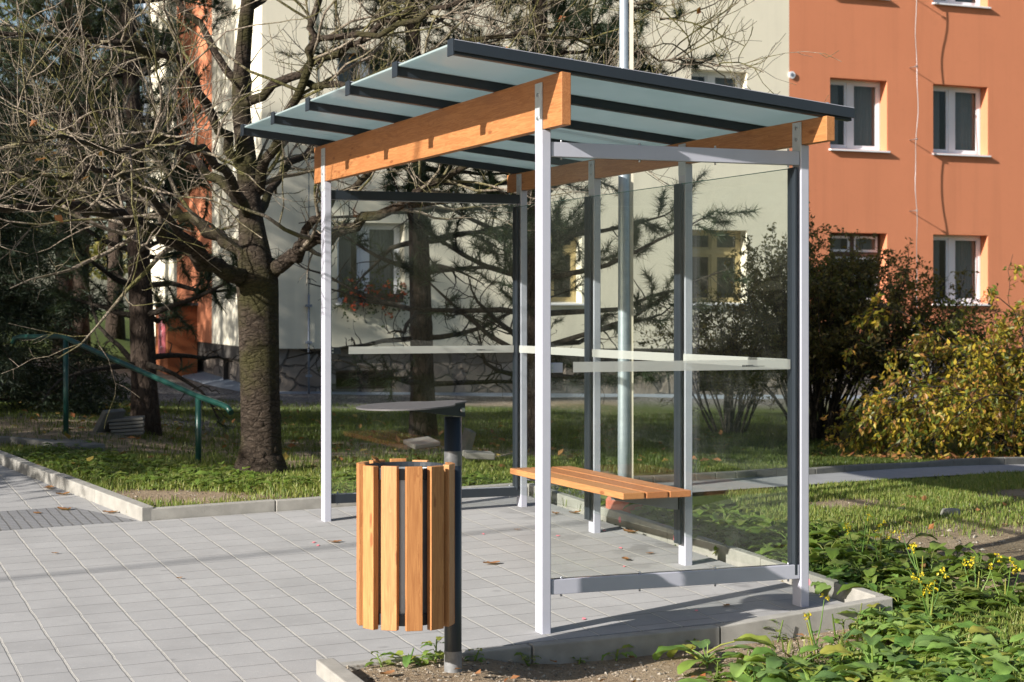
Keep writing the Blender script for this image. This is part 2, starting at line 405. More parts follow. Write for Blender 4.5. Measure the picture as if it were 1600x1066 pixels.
# pink survey paint on paving and kerb
b = MB()
for (px, py) in [(912,968),(755,835),(1088,955),(872,838),(975,886),(1262,898),(944,830),(490,848),(497,853),(970,857)]:
    k = (px-800)/FPX; mm = (py-HY)/FPX; Y = (CAMZ + .0142*.139 + .0406*8.009)/(mm + .0142*k + .0406); X = k*Y
    pts = [(X + .011*cos(t_)*random.uniform(.5,1.3), Y + .02*sin(t_)*random.uniform(.5,1.3)) for t_ in [i*pi/4 for i in range(8)]]
    b.add([(x, y, plane_z(x, y) + .004) for x, y in pts], [tuple(range(8))])
o = b.build('paint_marks', M['pink']); o.parent = pav; o.matrix_parent_inverse = pav.matrix_basis.inverted()
b = MB()
for u_ in (.28, 1.72, 2.45):
    pts = [(1.5435, u_ + .02*cos(t_), pz(u_, 1.55) + .045 + .02*sin(t_)) for t_ in [i*pi/4 for i in range(8)]]
    b.add(pts, [tuple(range(8))[::-1]])
o = b.build('paint_marks', M['pink']); o.parent = pav

# asphalt path on the right with its old kerb
far = [(.2, 12.5), (1.0, 12.8), (2.26, 13.4), (4.25, 14.75), (6.1, 15.8), (9.0, 17.3)]; near = [(.5, 12.0), (1.1, 12.15), (2.08, 12.65), (3.88, 13.75), (6.4, 15.15), (9.6, 16.8)]
b = MB()
def sub(l): 
    r = []
    for p, q in zip(l[:-1], l[1:]):
        for i in range(8): r.append((p[0] + (q[0]-p[0])*i/8, p[1] + (q[1]-p[1])*i/8))
    return r + [l[-1]]
F_, N_ = sub(far), sub(near)
vs_ = []
for (p, q) in zip(N_, F_):
    for j in range(7):
        x = p[0] + (q[0]-p[0])*j/6; y = p[1] + (q[1]-p[1])*j/6; vs_.append((x, y, soil_z(x, y) - .018*fbm(x, y) + .022))
b.add(vs_, [(i*7+j, (i+1)*7+j, (i+1)*7+j+1, i*7+j+1) for i in range(len(F_)-1) for j in range(6)], True)
tag(b.build('path', M['pathmat']), 'narrow grey footpath across the lawn', kind='structure')
b = MB()
for p, q in zip(F_[:-1], F_[1:]):
    za = soil_z(*p); zb = soil_z(*q)
    b.bar((p[0], p[1] + .03, za + .0), (q[0], q[1] + .03, zb + .0), .07, .14)
tag(b.build('kerb', M['kerbdark'], bevel=.008), 'weathered kerb behind the lawn footpath', kind='structure')
# stair landing at the far left
b = MB(); L_ = [(-6.8, 16.2), (-4.45, 15.8), (-3.75, 15.35), (-3.55, 15.6), (-4.2, 16.6), (-6.8, 17.2)]
b.prism([(x, y) for x, y in L_], lambda x, y: 0, lambda x, y: .32 if x < -4.2 else .27)
tag(b.build('steps', M['kerbdark'], bevel=.01), 'concrete step landing below the green handrail', kind='structure')

# ------------------------------------------------------------------ bus shelter (local x = v depth, y = u length)
L = 3.504; D = 1.332; U2 = 1.183; U3 = 2.355
ZF = 2.249; ZB = 2.226
sh = empty('bus_shelter', (X0, Y0, 0), A, 'open timber and glass bus shelter with a sloping frosted roof on the paved platform', 'bus shelter')
def post(v, u, zt, ptop):
    zb = pz(u, v)
    b = MB(); b.box2(v - .0225, v + .0225, u - .04, u + .04, zb - .05, zt)
    o = b.build('post', M['alu'], sh, bevel=.004)
    b = MB(); b.box2(v - .0235, v - .0165, u - .0385, u + .0385, zt - .06, ptop)
    p = b.build('plate', M['plate'], o, bevel=.001)
    for zz in (zt + (ptop - zt) * .25, zt + (ptop - zt) * .75):
        b = MB(); b.tube([(v - .0235, u, zz), (v - .029, u, zz)], .009, 10); b.build('bolt', M['steel'], o)
    return o
for u in (0, L): post(0, u, ZF, 2.46 if u == 0 else 2.46)
for u in (0, U2, U3, L): post(D, u, ZB, 2.335)
def roof_z(v): return 2.482 - .105 * v
# beams
b = MB(); v0 = -.0155; v1 = v0 + .045
b.add([(v0,-.245,ZF+.002),(v1,-.245,ZF+.002),(v1,L+.225,ZF+.002),(v0,L+.225,ZF+.002),(v0,-.245,roof_z(v0)),(v1,-.245,roof_z(v1)),(v1,L+.225,roof_z(v1)),(v0,L+.225,roof_z(v0))],
      [(0,3,2,1),(4,5,6,7),(0,1,5,4),(1,2,6,5),(2,3,7,6),(3,0,4,7)])
tag(b.build('beam', M['wood_y'], sh, bevel=.003), 'tall front timber beam')
b = MB(); v0 = D - .0155; v1 = v0 + .045
b.add([(v0,-.255,ZB+.002),(v1,-.255,ZB+.002),(v1,L+.225,ZB+.002),(v0,L+.225,ZB+.002),(v0,-.255,roof_z(v0)),(v1,-.255,roof_z(v1)),(v1,L+.225,roof_z(v1)),(v0,L+.225,roof_z(v0))],
      [(0,3,2,1),(4,5,6,7),(0,1,5,4),(1,2,6,5),(2,3,7,6),(3,0,4,7)])
tag(b.build('beam', M['wood_y'], sh, bevel=.003), 'low back timber beam')
# purlins, caps and panes
RV0, RV1 = -.505, 1.475
sl = math.atan(.105)
def slope_box(b, v0, v1, u0, u1, h0, h1):
    b.add([(v0,u0,roof_z(v0)+h0),(v1,u0,roof_z(v1)+h0),(v1,u1,roof_z(v1)+h0),(v0,u1,roof_z(v0)+h0),(v0,u0,roof_z(v0)+h1),(v1,u0,roof_z(v1)+h1),(v1,u1,roof_z(v1)+h1),(v0,u1,roof_z(v0)+h1)],
          [(0,3,2,1),(4,5,6,7),(0,1,5,4),(1,2,6,5),(2,3,7,6),(3,0,4,7)])
PU = [-.2 + .762 * k for k in range(6)]
for k, u in enumerate(PU):
    b = MB(); slope_box(b, RV0, RV1, u - .02, u + .02, .001, .044)
    o = b.build('purlin', M['dark'], sh, bevel=.002)
    b = MB(); slope_box(b, RV0 - .004, RV1 + .004, u - .032, u + .032, .0535, .0595)
    if k in (0, 5): s_ = -1 if k == 0 else 1; slope_box(b, RV0 - .004, RV1 + .004, u + s_*.0322, u + s_*.036, .012, .0592)
    b.build('cover_strip', M['dark'], o, bevel=.001)
    b = MB(); slope_box(b, RV0 - .004, RV1 + .004, u - .036, u + .036, .0597, .0622); b.build('top_glint', M['alu'], o)  # pale strip stands in for the sky glint along the top edge
    b = MB(); slope_box(b, RV0 - .011, RV0 - .0045, u - .036, u + .036, -.006, .066)
    b.build('end_cap', M['dark'], o, bevel=.001)
    for q in range(5):
        v = RV0 + .12 + q * (RV1 - RV0 - .24) / 4
        b = MB(); b.tube([(v, u, roof_z(v) + .061), (v, u, roof_z(v) + .072)], .008, 8); b.build('screw', M['steel'], o)
for k in range(5):
    b = MB(); slope_box(b, RV0, RV1, PU[k] + (.004 if k else -.015), PU[k+1] + (-.004 if k < 4 else .015), .0445, .053)
    b.build('roof_pane', M['roof'], sh)
# end walls
def rails(u, sgn, z0, z1, z2, z3):
    for (za, zb) in ((z0, z1), (z2, z3)):
        b = MB(); b.box2(.026, D - .026, min(u + sgn*.008, u + sgn*.034), max(u + sgn*.008, u + sgn*.034), za, zb)
        o = b.build('rail', M['alu'], sh, bevel=.002)
        b = MB(); b.box2(.028, D - .028, min(u - sgn*.008, u - sgn*.030), max(u - sgn*.008, u - sgn*.030), za + .002, zb - .002)
        b.build('inner_rail', M['dark'], o, bevel=.002)
        for q in range(4):
            v = .08 + q * (D - .16) / 3
            b = MB(); b.tube([(v, u + sgn*.02, zb), (v, u + sgn*.02, zb + .012)], .005, 6); b.build('bolt', M['steel'], o)
            b = MB(); b.tube([(v, u + sgn*.02, za), (v, u + sgn*.02, za - .012)], .005, 6); b.build('bolt', M['steel'], o)
EU0, EU1 = 0.0, L
rails(EU0, -1, .171, .237, 2.131, 2.196); rails(EU1, 1, .222, .281, 2.138, 2.199)
def pane_box(x0, x1, y0, y1, z0, z1):
    b = MB(); b.box2(x0, x1, y0, y1, z0, z1); return b.build('glass_pane', M['glass'], sh)
def edge(pane, x, y, z0, z1, s_=.0045):
    b = MB(); b.box2(x - s_, x + s_, y - s_, y + s_, z0, z1); b.build('glass_edge', M['edge'], pane)
pn = pane_box(.032, D - .032, EU0 - .005, EU0 + .005, .236, 2.132); edge(pn, .031, EU0, .236, 2.131, .003)
pf = pane_box(.032, D - .032, EU1 - .005, EU1 + .005, .28, 2.139); edge(pf, .031, EU1, .28, 2.138, .003)
for (u, p, s_) in ((EU0, pn, -1), (EU1, pf, 1)):   # clamp at the free edge, marking strip
    b = MB(); b.box2(.0235, .09, u - .016, u + .016, 1.163, 1.207); b.build('clamp', M['alu'] if s_ < 0 else M['dark'], p, bevel=.002)
    for zz in (1.175, 1.195):
        for q in (-1, 1): b = MB(); b.tube([(.037, u + q*.016, zz), (.037, u + q*.020, zz)], .006, 8); b.build('screw', M['steel'], p)
    b = MB(); yy = u + (-.0056 if s_ < 0 else -.0056)
    b.add([(.145, yy, 1.163), (D - .06, yy, 1.163), (D - .06, yy, 1.21), (.145, yy, 1.21)], [(0,1,2,3)]); b.build('marking_strip', M['film'], p)
    b = MB(); x = D - .32
    r2 = random.Random(4)
    while x < D - .20:      # the tiny illegible maker's line printed on the strip
        wd = r2.choice((.003,.004,.005,.006)) * (1 if x < D - .265 else .6); h = .008 if x < D - .265 else .004
        b.add([(x, yy - .001, 1.178), (x + wd, yy - .001, 1.178), (x + wd, yy - .001, 1.178 + h), (x, yy - .001, 1.178 + h)], [(0,1,2,3)]); x += wd + .0025
    b.build('printed_line', M['dark'], p)
BV = D - .034      # back glass in front of the posts
us = [0, U2, U3, L]
for i in range(3):
    p = pane_box(BV - .005, BV + .005, us[i] + (.0 if i == 0 else .004), us[i+1] - .004, .236, 2.118)
    b = MB(); xx = BV - .0056; b.add([(xx, us[i] + .05, 1.163), (xx, us[i+1] - .05, 1.163), (xx, us[i+1] - .05, 1.21), (xx, us[i] + .05, 1.21)], [(0,1,2,3)]); b.build('marking_strip', M['film'], p)
    b = MB(); b.box2(BV - .004, BV + .004, us[i] + .003, us[i+1] - .005, 2.1175, 2.1205); b.build('glass_edge', M['edge'], p)
for u in us:
    b = MB(); b.box2(BV - .018, BV - .0065, u - .036, u + .036, .19 if u < 3 else .26, 2.12); o = b.build('glazing_strip', M['dark'], sh, bevel=.002)
    b = MB(); b.box2(BV - .0195, BV - .0175, u - .004, u + .004, .20 if u < 3 else .27, 2.11); b.build('gasket', M['dark'], o)
# bench
b = MB()
for u in (U2, U3):
    b.add([(BV - .019, u - .02, .455), (BV - .019, u + .02, .455), (.90, u + .02, .455), (.90, u - .02, .455), (BV - .019, u - .02, .372), (BV - .019, u + .02, .372), (.90, u + .02, .440), (.90, u - .02, .440)],
          [(0,1,2,3),(7,6,5,4),(0,4,5,1),(1,5,6,2),(2,6,7,3),(3,7,4,0)])
bench = b.build('bench', m_paint('bracket_steel', (.16,.17,.18), .5, .3, .1, 0), sh, bevel=.002)
for k in range(3):
    v0 = .862 + k * .136
    b = MB(); b.box2(v0, v0 + .124, .975, 2.545, .462, .497); b.build('slat', M['wood_b'], bench, bevel=.004)

# ------------------------------------------------------------------ litter bin
BX, BY = -.428, 7.2; PX, PY = -.243, 7.36
gz = ground_z(PX, PY)
bin_ = empty('litter_bin', (BX, BY, 0), 0, 'round litter bin of upright timber slats hung from a black post with a flat lid', 'litter bin')
b = MB(); qx, qy = PX - BX, PY - BY
b.tube([(qx, qy, gz - .1), (qx, qy, gz + .07), (qx, qy, 1.005)], .036, 20)
pole = b.build('post', M['dark'], bin_)
mm_ = m_paint('post_foot_zinc', (.20,.205,.21), .6, .2, .5, .2, 40)
b = MB(); b.tube([(qx, qy, gz - .1), (qx, qy, gz + .085)], .0368, 20, False); b.build('post_foot', mm_, pole)
b = MB(); b.tube([(qx, qy, .805), (qx, qy, .865)], .0372, 20, False); b.build('band', m_paint('band_tape', (.12,.125,.13), .35, .2, .5, .1, 60), pole)
# lid: thin disc with a tongue to the post, ribbed below
ld = m_paint('lid_paint', (.085,.082,.085), .55, .0, .35, .15, 30)
ang = math.atan2(qy, qx); R = Matrix.Rotation(ang, 3, 'Z')
out = [];  Rl = .20
for i in range(49):
    a_ = radians(28) + (2*pi - radians(56)) * i / 48; out.append((Rl * cos(a_), Rl * sin(a_)))
out += [(.275, -.055), (.285, -.04), (.285, .04), (.275, .055)]
b = MB(); n = len(out); zt = lambda x, y: 1.055 + .035 * x
vsb = [R @ Vector((x, y, zt(x, y))) for x, y in out]; vst = [R @ Vector((x, y, zt(x, y) + .006)) for x, y in out]
b.add(vsb + vst, [tuple(range(n))[::-1], tuple(range(n, 2*n))] + [(i, (i+1)%n, n+(i+1)%n, n+i) for i in range(n)])
lid = b.build('lid', ld, bin_)
b = MB()
for s_ in (-1, 1):
    b = MB(); b.add([R @ Vector(p) for p in ((-.12, s_*.04-.002, 1.049), (.275, s_*.04-.002, 1.063), (.275, s_*.04-.002, 1.005), (.10, s_*.04-.002, 1.03), (-.12, s_*.04+.002, 1.049), (.275, s_*.04+.002, 1.063), (.275, s_*.04+.002, 1.005), (.10, s_*.04+.002, 1.03))],
          [(0,1,2,3),(7,6,5,4),(0,4,5,1),(1,5,6,2),(2,6,7,3),(3,7,4,0)])
    b.build('rib', M['dark'], lid)
b = MB(); b.tube([R @ Vector((.258, -.052, 1.035)), R @ Vector((.258, .052, 1.035))], .009, 12); b.build('bolt', M['steel'], lid)
zn = m_paint('zinc_liner', (.42,.43,.44), .4, .7, .15, .05, 20)
b = MB(); N = 40
for (r_, za, zb) in ((.150, .215, .80),):
    ring = lambda rr, z: [(rr*cos(2*pi*i/N), rr*sin(2*pi*i/N), z) for i in range(N)]
    b.add(ring(r_, za) + ring(r_, zb), [(i, (i+1)%N, N+(i+1)%N, N+i) for i in range(N)], True)
    b.add(ring(r_-.004, za+.02) + ring(r_-.004, zb), [(N+i, N+(i+1)%N, (i+1)%N, i) for i in range(N)], True)
    b.add(ring(r_, za), [tuple(range(N))[::-1]]); b.add(ring(r_-.004, zb-.02), [tuple(range(N))])
b.build('liner', zn, bin_)
b = MB()
for (za, zb) in ((.20, .245), (.775, .82)):
    b = MB(); o_, i_ = .168, .160
    b.add(ring(o_, za) + ring(o_, zb) + ring(i_, za) + ring(i_, zb), [(i, (i+1)%N, N+(i+1)%N, N+i) for i in range(N)] + [(3*N+i, 3*N+(i+1)%N, 2*N+(i+1)%N, 2*N+i) for i in range(N)] + [(N+i, N+(i+1)%N, 3*N+(i+1)%N, 3*N+i) for i in range(N)] + [(2*N+i, 2*N+(i+1)%N, (i+1)%N, i) for i in range(N)])
    hp_ = b.build('hoop', M['dark'], bin_)
    b = MB(); b.bar(R @ Vector((.165, 0, (za+zb)/2)), R @ Vector((.235, 0, (za+zb)/2)), .05, .03); b.build('bracket', M['dark'], hp_)
for k in range(12):
    a_ = radians(-90 - 16.5 + 30 * k); R2 = Matrix.Rotation(a_, 3, 'Z')
    if abs((a_ - ang + pi) % (2*pi) - pi) < radians(9): continue
    b = MB(); b.box(R2 @ Vector((.182, 0, .506 + random.uniform(-.003,.003))), (.027, .066, .645), R2)
    b.build('slat', M['wood_z'], bin_, bevel=.002)

# ------------------------------------------------------------------ galvanised pole behind the shelter
gp_ = empty('sign_pole', (.703, 11.21, 0), 0, 'tall galvanised pole rising behind the shelter roof from a red painted foot', 'pole')
galv = m_paint('galvanised_steel', (.36,.41,.46), .38, .45, .22, .05, 22)
zg = ground_z(.703, 11.21)
b = MB(); b.tube([(0,0,zg-.2),(0,0,zg+.5),(0,0,2.4),(0,0,2.45),(0,0,7)], [.040,.040,.036,.030,.028], 20); pl = b.build('pole', galv, gp_)
b = MB(); b.box2(.033, .058, -.012, .012, zg + .05, 6.9); b.build('cable_cover', m_paint('cream_cover', (.55,.50,.40), .5, 0, .1, .05), pl)
b = MB(); b.tube([(0,0,zg-.2),(0,0,zg+.11),(0,0,zg+.135)], [.115,.115,.10], 28); b.build('foot', m_paint('red_oxide_paint', (.50,.15,.095), .6, 0, .2, .1), gp_)

# ------------------------------------------------------------------ green handrail
hg = m_paint('green_gloss_paint', (.010,.055,.042), .35, 0, .12, .02)
P1 = at(103, 680, 16.4); P2 = at(310, 720, 14.6)
hr = empty('handrail', (P1.x, P1.y, 0), 0, 'green tubular handrail sloping down beside the steps on the left', 'handrail')
def hp(px, py, Y): p = at(px, py, Y); return (p.x - P1.x, p.y - P1.y, p.z)
b = MB(); b.tube([hp(20, 537, 17.2), hp(23, 529, 17.2), hp(32, 526.5, 17.1), hp(95, 525.5, 16.5), hp(104, 528, 16.4), hp(115, 534, 16.3), hp(309, 619, 14.6), hp(348, 633, 14.3), hp(356, 637, 14.25), hp(361, 645, 14.2)], .024, 12)
rl = b.build('rail', hg, hr)
for (px, py, Y) in ((103, 680, 16.4), (310, 720, 14.6)):
    b = MB(); p = at(px, py, Y); top = at(px, 531 if px < 200 else 621, Y)
    b.tube([(p.x-P1.x, p.y-P1.y, min(p.z, ground_z(p.x, p.y)) - .1), (top.x-P1.x, top.y-P1.y, top.z)], .025, 12); b.build('post', hg, hr)
# ------------------------------------------------------------------ apartment building (local x along facade, y inward)
def m_plaster(name, col):
    m = NT(name); co = m.coord()
    a_ = m.noise(co, .7, 5); f = m.noise(co, 90, 3, .7); st = m.noise(m.mapv(co, (2.2, 2.2, .12)), 1.5, 4)
    c = m.mix(a_, [q * .93 for q in col], [min(1, q * 1.05) for q in col])
    c = m.mix(m.math('MULTIPLY', m.smooth(st, .45, .75), .30), c, [q * .72 for q in col])
    c = m.mix(m.math('MULTIPLY', m.smooth(m.noise(co, 5.5, 6, .7), .5, .75), .22), c, [q * .80 for q in col])
    m.base(c); m.rough(.95); m.p.inputs['Specular IOR Level'].default_value = .2; m.bump(f, .5, .012); return m.m
M['cream'] = m_plaster('cream_plaster', (.79,.74,.60)); M['orange'] = m_plaster('terracotta_plaster', (.62,.235,.125))
M['brown'] = m_plaster('brown_plaster', (.30,.105,.045))
m = NT('rubble_stone'); co = m.coord()
wv = m.n('VectorMath', {'operation':'ADD'}, _0=m.mapv(co, (1,1,1.35)), _1=m.n('VectorMath', {'operation':'SCALE'}, _0=m.n('TexNoise', Vector=co, Scale=3.0, Detail=3.0).outputs[1], Scale=.22).outputs[0]).outputs[0]
v1 = m.n('TexVoronoi', Vector=wv, Scale=2.6); v2 = m.n('TexVoronoi', {'feature':'DISTANCE_TO_EDGE'}, Vector=wv, Scale=2.6)
sc_ = m.n('SeparateColor', Color=v1.outputs['Color']).outputs[0]
col = m.ramp(sc_, [(0, (.15,.13,.12)), (.4, (.24,.20,.17)), (.7, (.30,.25,.20)), (1, (.34,.31,.29))])
col = m.mix(m.noise(co, 14, 6, .7), m.mix(.6, col, (.08,.07,.06)), col)
jt = m.smooth(v2.outputs['Distance'], .015, .06)
col = m.mix(jt, (.10,.09,.08), col); m.base(col); m.rough(.95)
m.bump(m.math('ADD', jt, m.math('MULTIPLY', m.noise(co, 9, 5), .5)), .9, .05); M['stone'] = m.m
M['white'] = m_paint('white_window_frame', (.74,.75,.80), .35, 0, .04, 0)
M['yellow'] = m_paint('ochre_window_frame', (.42,.33,.16), .5, 0, .1, 0)
M['brownf'] = m_paint('brown_window_frame', (.075,.035,.022), .5, 0, .15, 0)
M['sill'] = m_paint('white_metal_sill', (.72,.73,.76), .4, 0, .05, 0)
M['curt'] = m_paint('net_curtain', (.42,.43,.45), .9, 0, .15, 0); M['curt_w'] = m_paint('warm_curtain', (.38,.34,.25), .9, 0, .15, 0)
M['drip'] = m_paint('blue_grey_gutter_strip', (.24,.28,.33), .6, .1, .2, .1)
M['pipe'] = m_paint('grey_blue_conduit', (.16,.19,.24), .5, .1, .1, 0)
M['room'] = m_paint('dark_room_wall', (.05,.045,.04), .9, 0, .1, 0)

bld = empty('apartment_building', (BO.x, BO.y, 0), BA, 'rendered apartment building in cream and terracotta on a rubble stone plinth', 'building')
def bx_of(px): k = (px - 800) / FPX; return (BO.y * k - BO.x) / (bs.x - bs.y * k)
def bY(x): return BO.y + bs.y * x
def bz(px, py): return CAMZ - (py - HY) / FPX * bY(bx_of(px))
XB = bx_of(1233)                        # colour joint
XE = 30.0; ZT = 13.5; ZP = .795
def zpl(x): return .80 - .008 * x      # lower edge of the render
def wall(name, x0, x1, z0, z1, holes, mat, depth=.30, label=None):
    b = MB(); xs = sorted({x0, x1, *[h[0] for h in holes], *[h[1] for h in holes]}); zs = sorted({z0, z1, *[h[2] for h in holes], *[h[3] for h in holes]})
    for i in range(len(xs)-1):
        for j in range(len(zs)-1):
            cx, cz = (xs[i]+xs[i+1])/2, (zs[j]+zs[j+1])/2
            if any(h[0] < cx < h[1] and h[2] < cz < h[3] for h in holes): continue
            za = (lambda x: zpl(x)) if j == 0 and z0 == ZP else (lambda x: zs[j])
            b.add([(xs[i],0,za(xs[i])), (xs[i+1],0,za(xs[i+1])), (xs[i+1],0,zs[j+1]), (xs[i],0,zs[j+1])], [(0,1,2,3)])
    for (a_, c_, e_, f_) in holes:
        b.add([(a_,0,e_),(c_,0,e_),(c_,0,f_),(a_,0,f_),(a_,depth,e_),(c_,depth,e_),(c_,depth,f_),(a_,depth,f_)], [(0,4,5,1),(1,5,6,2),(2,6,7,3),(3,7,4,0)])
    o = b.build(name, mat, bld); tag(o, label); return o
def window(x0, x1, z0, z1, style, open_=0):
    d = .22; fr = {'w': M['white'], 'y': M['yellow'], 'b': M['brownf']}[style]
    b = MB(); t = .055
    b.box2(x0, x1, d, d+.06, z0, z0+t); b.box2(x0, x1, d, d+.06, z1-t, z1); b.box2(x0, x0+t, d+.001, d+.059, z0+t, z1-t); b.box2(x1-t, x1, d+.001, d+.059, z0+t, z1-t)
    xm = (x0+x1)/2 - (.06 if style == 'w' else 0)
    zt_ = z1
    if style == 'w': b.box2(xm-.065, xm+.065, d-.006, d+.055, z0+t, z1-t)
    else:
        zt_ = z0 + (z1-z0) * .70
        b.box2(xm-.045, xm+.045, d-.004, d+.055, z0+t, z1-t); b.box2(x0+t, x1-t, d-.006, d+.05, zt_-.045, zt_+.045)
    w_ = b.build('window', fr, bld, bevel=.006)
    sm = M['white'] if style != 'y' else M['yellow']; s_ = .045
    cells = []
    mh = .065 if style == 'w' else .045
    if style == 'w': cells = [(x0+t, xm-mh, z0+t, z1-t), (xm+mh, x1-t, z0+t, z1-t)]
    else: cells = [(a_, c_, e_, f_) for (a_, c_) in ((x0+t, xm-mh), (xm+mh, x1-t)) for (e_, f_) in ((z0+t, zt_-.045), (zt_+.045, z1-t))]
    for (a_, c_, e_, f_) in cells:
        sash = MB(); sash.box2(a_, c_, d+.012, d+.045, e_, e_+s_); sash.box2(a_, c_, d+.012, d+.045, f_-s_, f_); sash.box2(a_, a_+s_, d+.013, d+.044, e_+s_, f_-s_); sash.box2(c_-s_, c_, d+.013, d+.044, e_+s_, f_-s_)
        sash.build('sash', sm, w_)
        b = MB(); b.box2(a_+s_, c_-s_, d+.024, d+.030, e_+s_, f_-s_); b.build('pane', M['winglass'], w_)
    n = 26       # folded curtain behind the pane
    for (a_, c_) in ((x0+.03, xm - .16), (xm + .12, x1-.03)):
        top = [(a_ + (c_-a_)*i/n, d + .16 + .022*sin(i*1.9 + a_), z1 - .02) for i in range(n+1)]; bot = [(p[0], p[1], z0 + .05) for p in top]
        b = MB(); b.add(top + bot, [(i, i+1, n+2+i, n+1+i) for i in range(n)], True); b.build('curtain', M['curt_w'] if style == 'y' else M['curt'], w_)
    b = MB(); b.add([(x0-.03,-.07,z0-.045),(x1+.03,-.07,z0-.045),(x1+.03,d,z0-.02),(x0-.03,d,z0-.02),(x0-.03,-.07,z0-.012),(x1+.03,-.07,z0-.012),(x1+.03,d,z0+.014),(x0-.03,d,z0+.014)],
        [(0,3,2,1),(4,5,6,7),(0,1,5,4),(1,2,6,5),(2,3,7,6),(3,0,4,7)])
    b.build('sill', M['sill'], w_, bevel=.005)
    return w_
def win_px(pl, pr, zb, zt): return (bx_of(pl), bx_of(pr), zb, zt)
zs1 = bz(1298, 232); ze1 = bz(1298, 127); zs2 = bz(1298, 474); ze2 = bz(1298, 363); st = zs1 - zs2
colA = (bx_of(1297), bx_of(1386)); colB = (bx_of(1458), bx_of(1543.5)); colC = (bx_of(1080), bx_of(1167)); colD = (bx_of(824), bx_of(909)); colE = (bx_of(527), bx_of(632))
wo = []; wc = []
for col_, lst in ((colA, wo), (colB, wo), (colC, wc), (colD, wc), (colE, wc)):
    for k in (0, 1, 2, 3): lst.append((col_[0], col_[1], zs2 + st*k, ze2 + st*k))
colF = (XB + 12.2, XB + 13.7)
for k in (0, 1, 2, 3): wo.append((colF[0], colF[1], zs2 + st*k, ze2 + st*k))
wall('wall', 0, XB, ZP, ZT, wc, M['cream'], label='cream rendered wall')
wall('wall', XB, XE, ZP, ZT, wo, M['orange'], label='terracotta rendered wall')
for (h, lst) in ((wo, 'o'), (wc, 'c')):
    for i, (a_, c_, e_, f_) in enumerate(h):
        k = i % 4
        stl = 'w'
        if lst == 'o' and i == 0: stl = 'b'
        if lst == 'c' and k == 0 and i < 8: stl = 'y'
        window(a_, c_, e_, f_, stl)
# gable (plane x=0) with the terracotta band
def gable(y0, y1, mat, label):
    b = MB(); b.add([(0, y0, ZP + .012*y0 + .001), (0, y1, ZP + .012*y1 + .001), (0, y1, ZT), (0, y0, ZT)], [(3,2,1,0)]); tag(b.build('wall', mat, bld), label)
gable(0, 3.2, M['cream'], 'cream gable wall beside the corner'); gable(3.2, 5.87, M['orange'], 'terracotta stripe of the gable'); gable(5.87, 8.35, M['cream'], 'cream gable wall at the back')
b = MB(); b.add([(0,8.35,-.5),(XE,8.35,-.5),(XE,8.35,ZT),(0,8.35,ZT)], [(0,1,2,3)]); b.add([(XE,0,-.5),(XE,8.35,-.5),(XE,8.35,ZT),(XE,0,ZT)], [(0,1,2,3)]); b.build('back_wall', M['cream'], bld)
b = MB(); b.box2(-.4, XE+.4, -.4, 8.75, ZT, ZT+.3); b.build('roof', M['pathmat'], bld)
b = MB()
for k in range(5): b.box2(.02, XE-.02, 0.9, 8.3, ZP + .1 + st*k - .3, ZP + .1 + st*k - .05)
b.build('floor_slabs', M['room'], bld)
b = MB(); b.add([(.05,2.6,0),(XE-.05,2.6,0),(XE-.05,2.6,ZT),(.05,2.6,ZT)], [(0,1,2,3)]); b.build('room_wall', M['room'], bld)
# stone plinth, recessed, with basement windows
holes = [(bx_of(529), bx_of(622), bz(570, 609), bz(570, 579)), (bx_of(860), bx_of(889), bz(870, 612), bz(870, 556)), (bx_of(1098), bx_of(1146), bz(1120, 612), bz(1120, 562))]
b = MB(); xs = sorted({.14, XE, *[h[0] for h in holes], *[h[1] for h in holes]}); zs = sorted({-1.0, .95, *[h[2] for h in holes], *[h[3] for h in holes]})
for i in range(len(xs)-1):
    for j in range(len(zs)-1):
        cx, cz = (xs[i]+xs[i+1])/2, (zs[j]+zs[j+1])/2
        if any(h[0] < cx < h[1] and h[2] < cz < h[3] for h in holes): continue
        b.add([(xs[i],.14,zs[j]),(xs[i+1],.14,zs[j]),(xs[i+1],.14,zs[j+1]),(xs[i],.14,zs[j+1])], [(0,1,2,3)])
for (a_, c_, e_, f_) in holes: b.add([(a_,.14,e_),(c_,.14,e_),(c_,.14,f_),(a_,.14,f_),(a_,.4,e_),(c_,.4,e_),(c_,.4,f_),(a_,.4,f_)], [(0,4,5,1),(1,5,6,2),(2,6,7,3),(3,7,4,0)])
b.add([(.14,.14,-1),(.14,8.3,-1),(.14,8.3,.97),(.14,.14,.97)], [(3,2,1,0)])
b.build('plinth', M['stone'], bld)
b = MB(); b.add([(0,0,zpl(0)),(XE,0,zpl(XE)),(XE,.15,zpl(XE)+.001),(0,.15,zpl(0)+.001)], [(0,3,2,1)]); b.add([(0,.15,ZP+.003),(0,8.35,ZP+.101),(.15,8.35,ZP+.101),(.15,.15,ZP+.003)], [(0,3,2,1)]); b.build('soffit', M['brown'], bld)
for (a_, c_, e_, f_) in holes:
    b = MB(); b.box2(a_, c_, .36, .395, e_, e_+.04); b.box2(a_, c_, .36, .395, f_-.04, f_); b.box2(a_, a_+.04, .361, .394, e_+.04, f_-.04); b.box2(c_-.04, c_, .361, .394, e_+.04, f_-.04); b.box2((a_+c_)/2-.025, (a_+c_)/2+.025, .361, .394, e_+.04, f_-.04)
    w_ = b.build('basement_window', M['brownf'], bld); b = MB(); b.box2(a_+.04, c_-.04, .375, .38, e_+.04, f_-.04); b.build('pane', M['winglass'], w_)
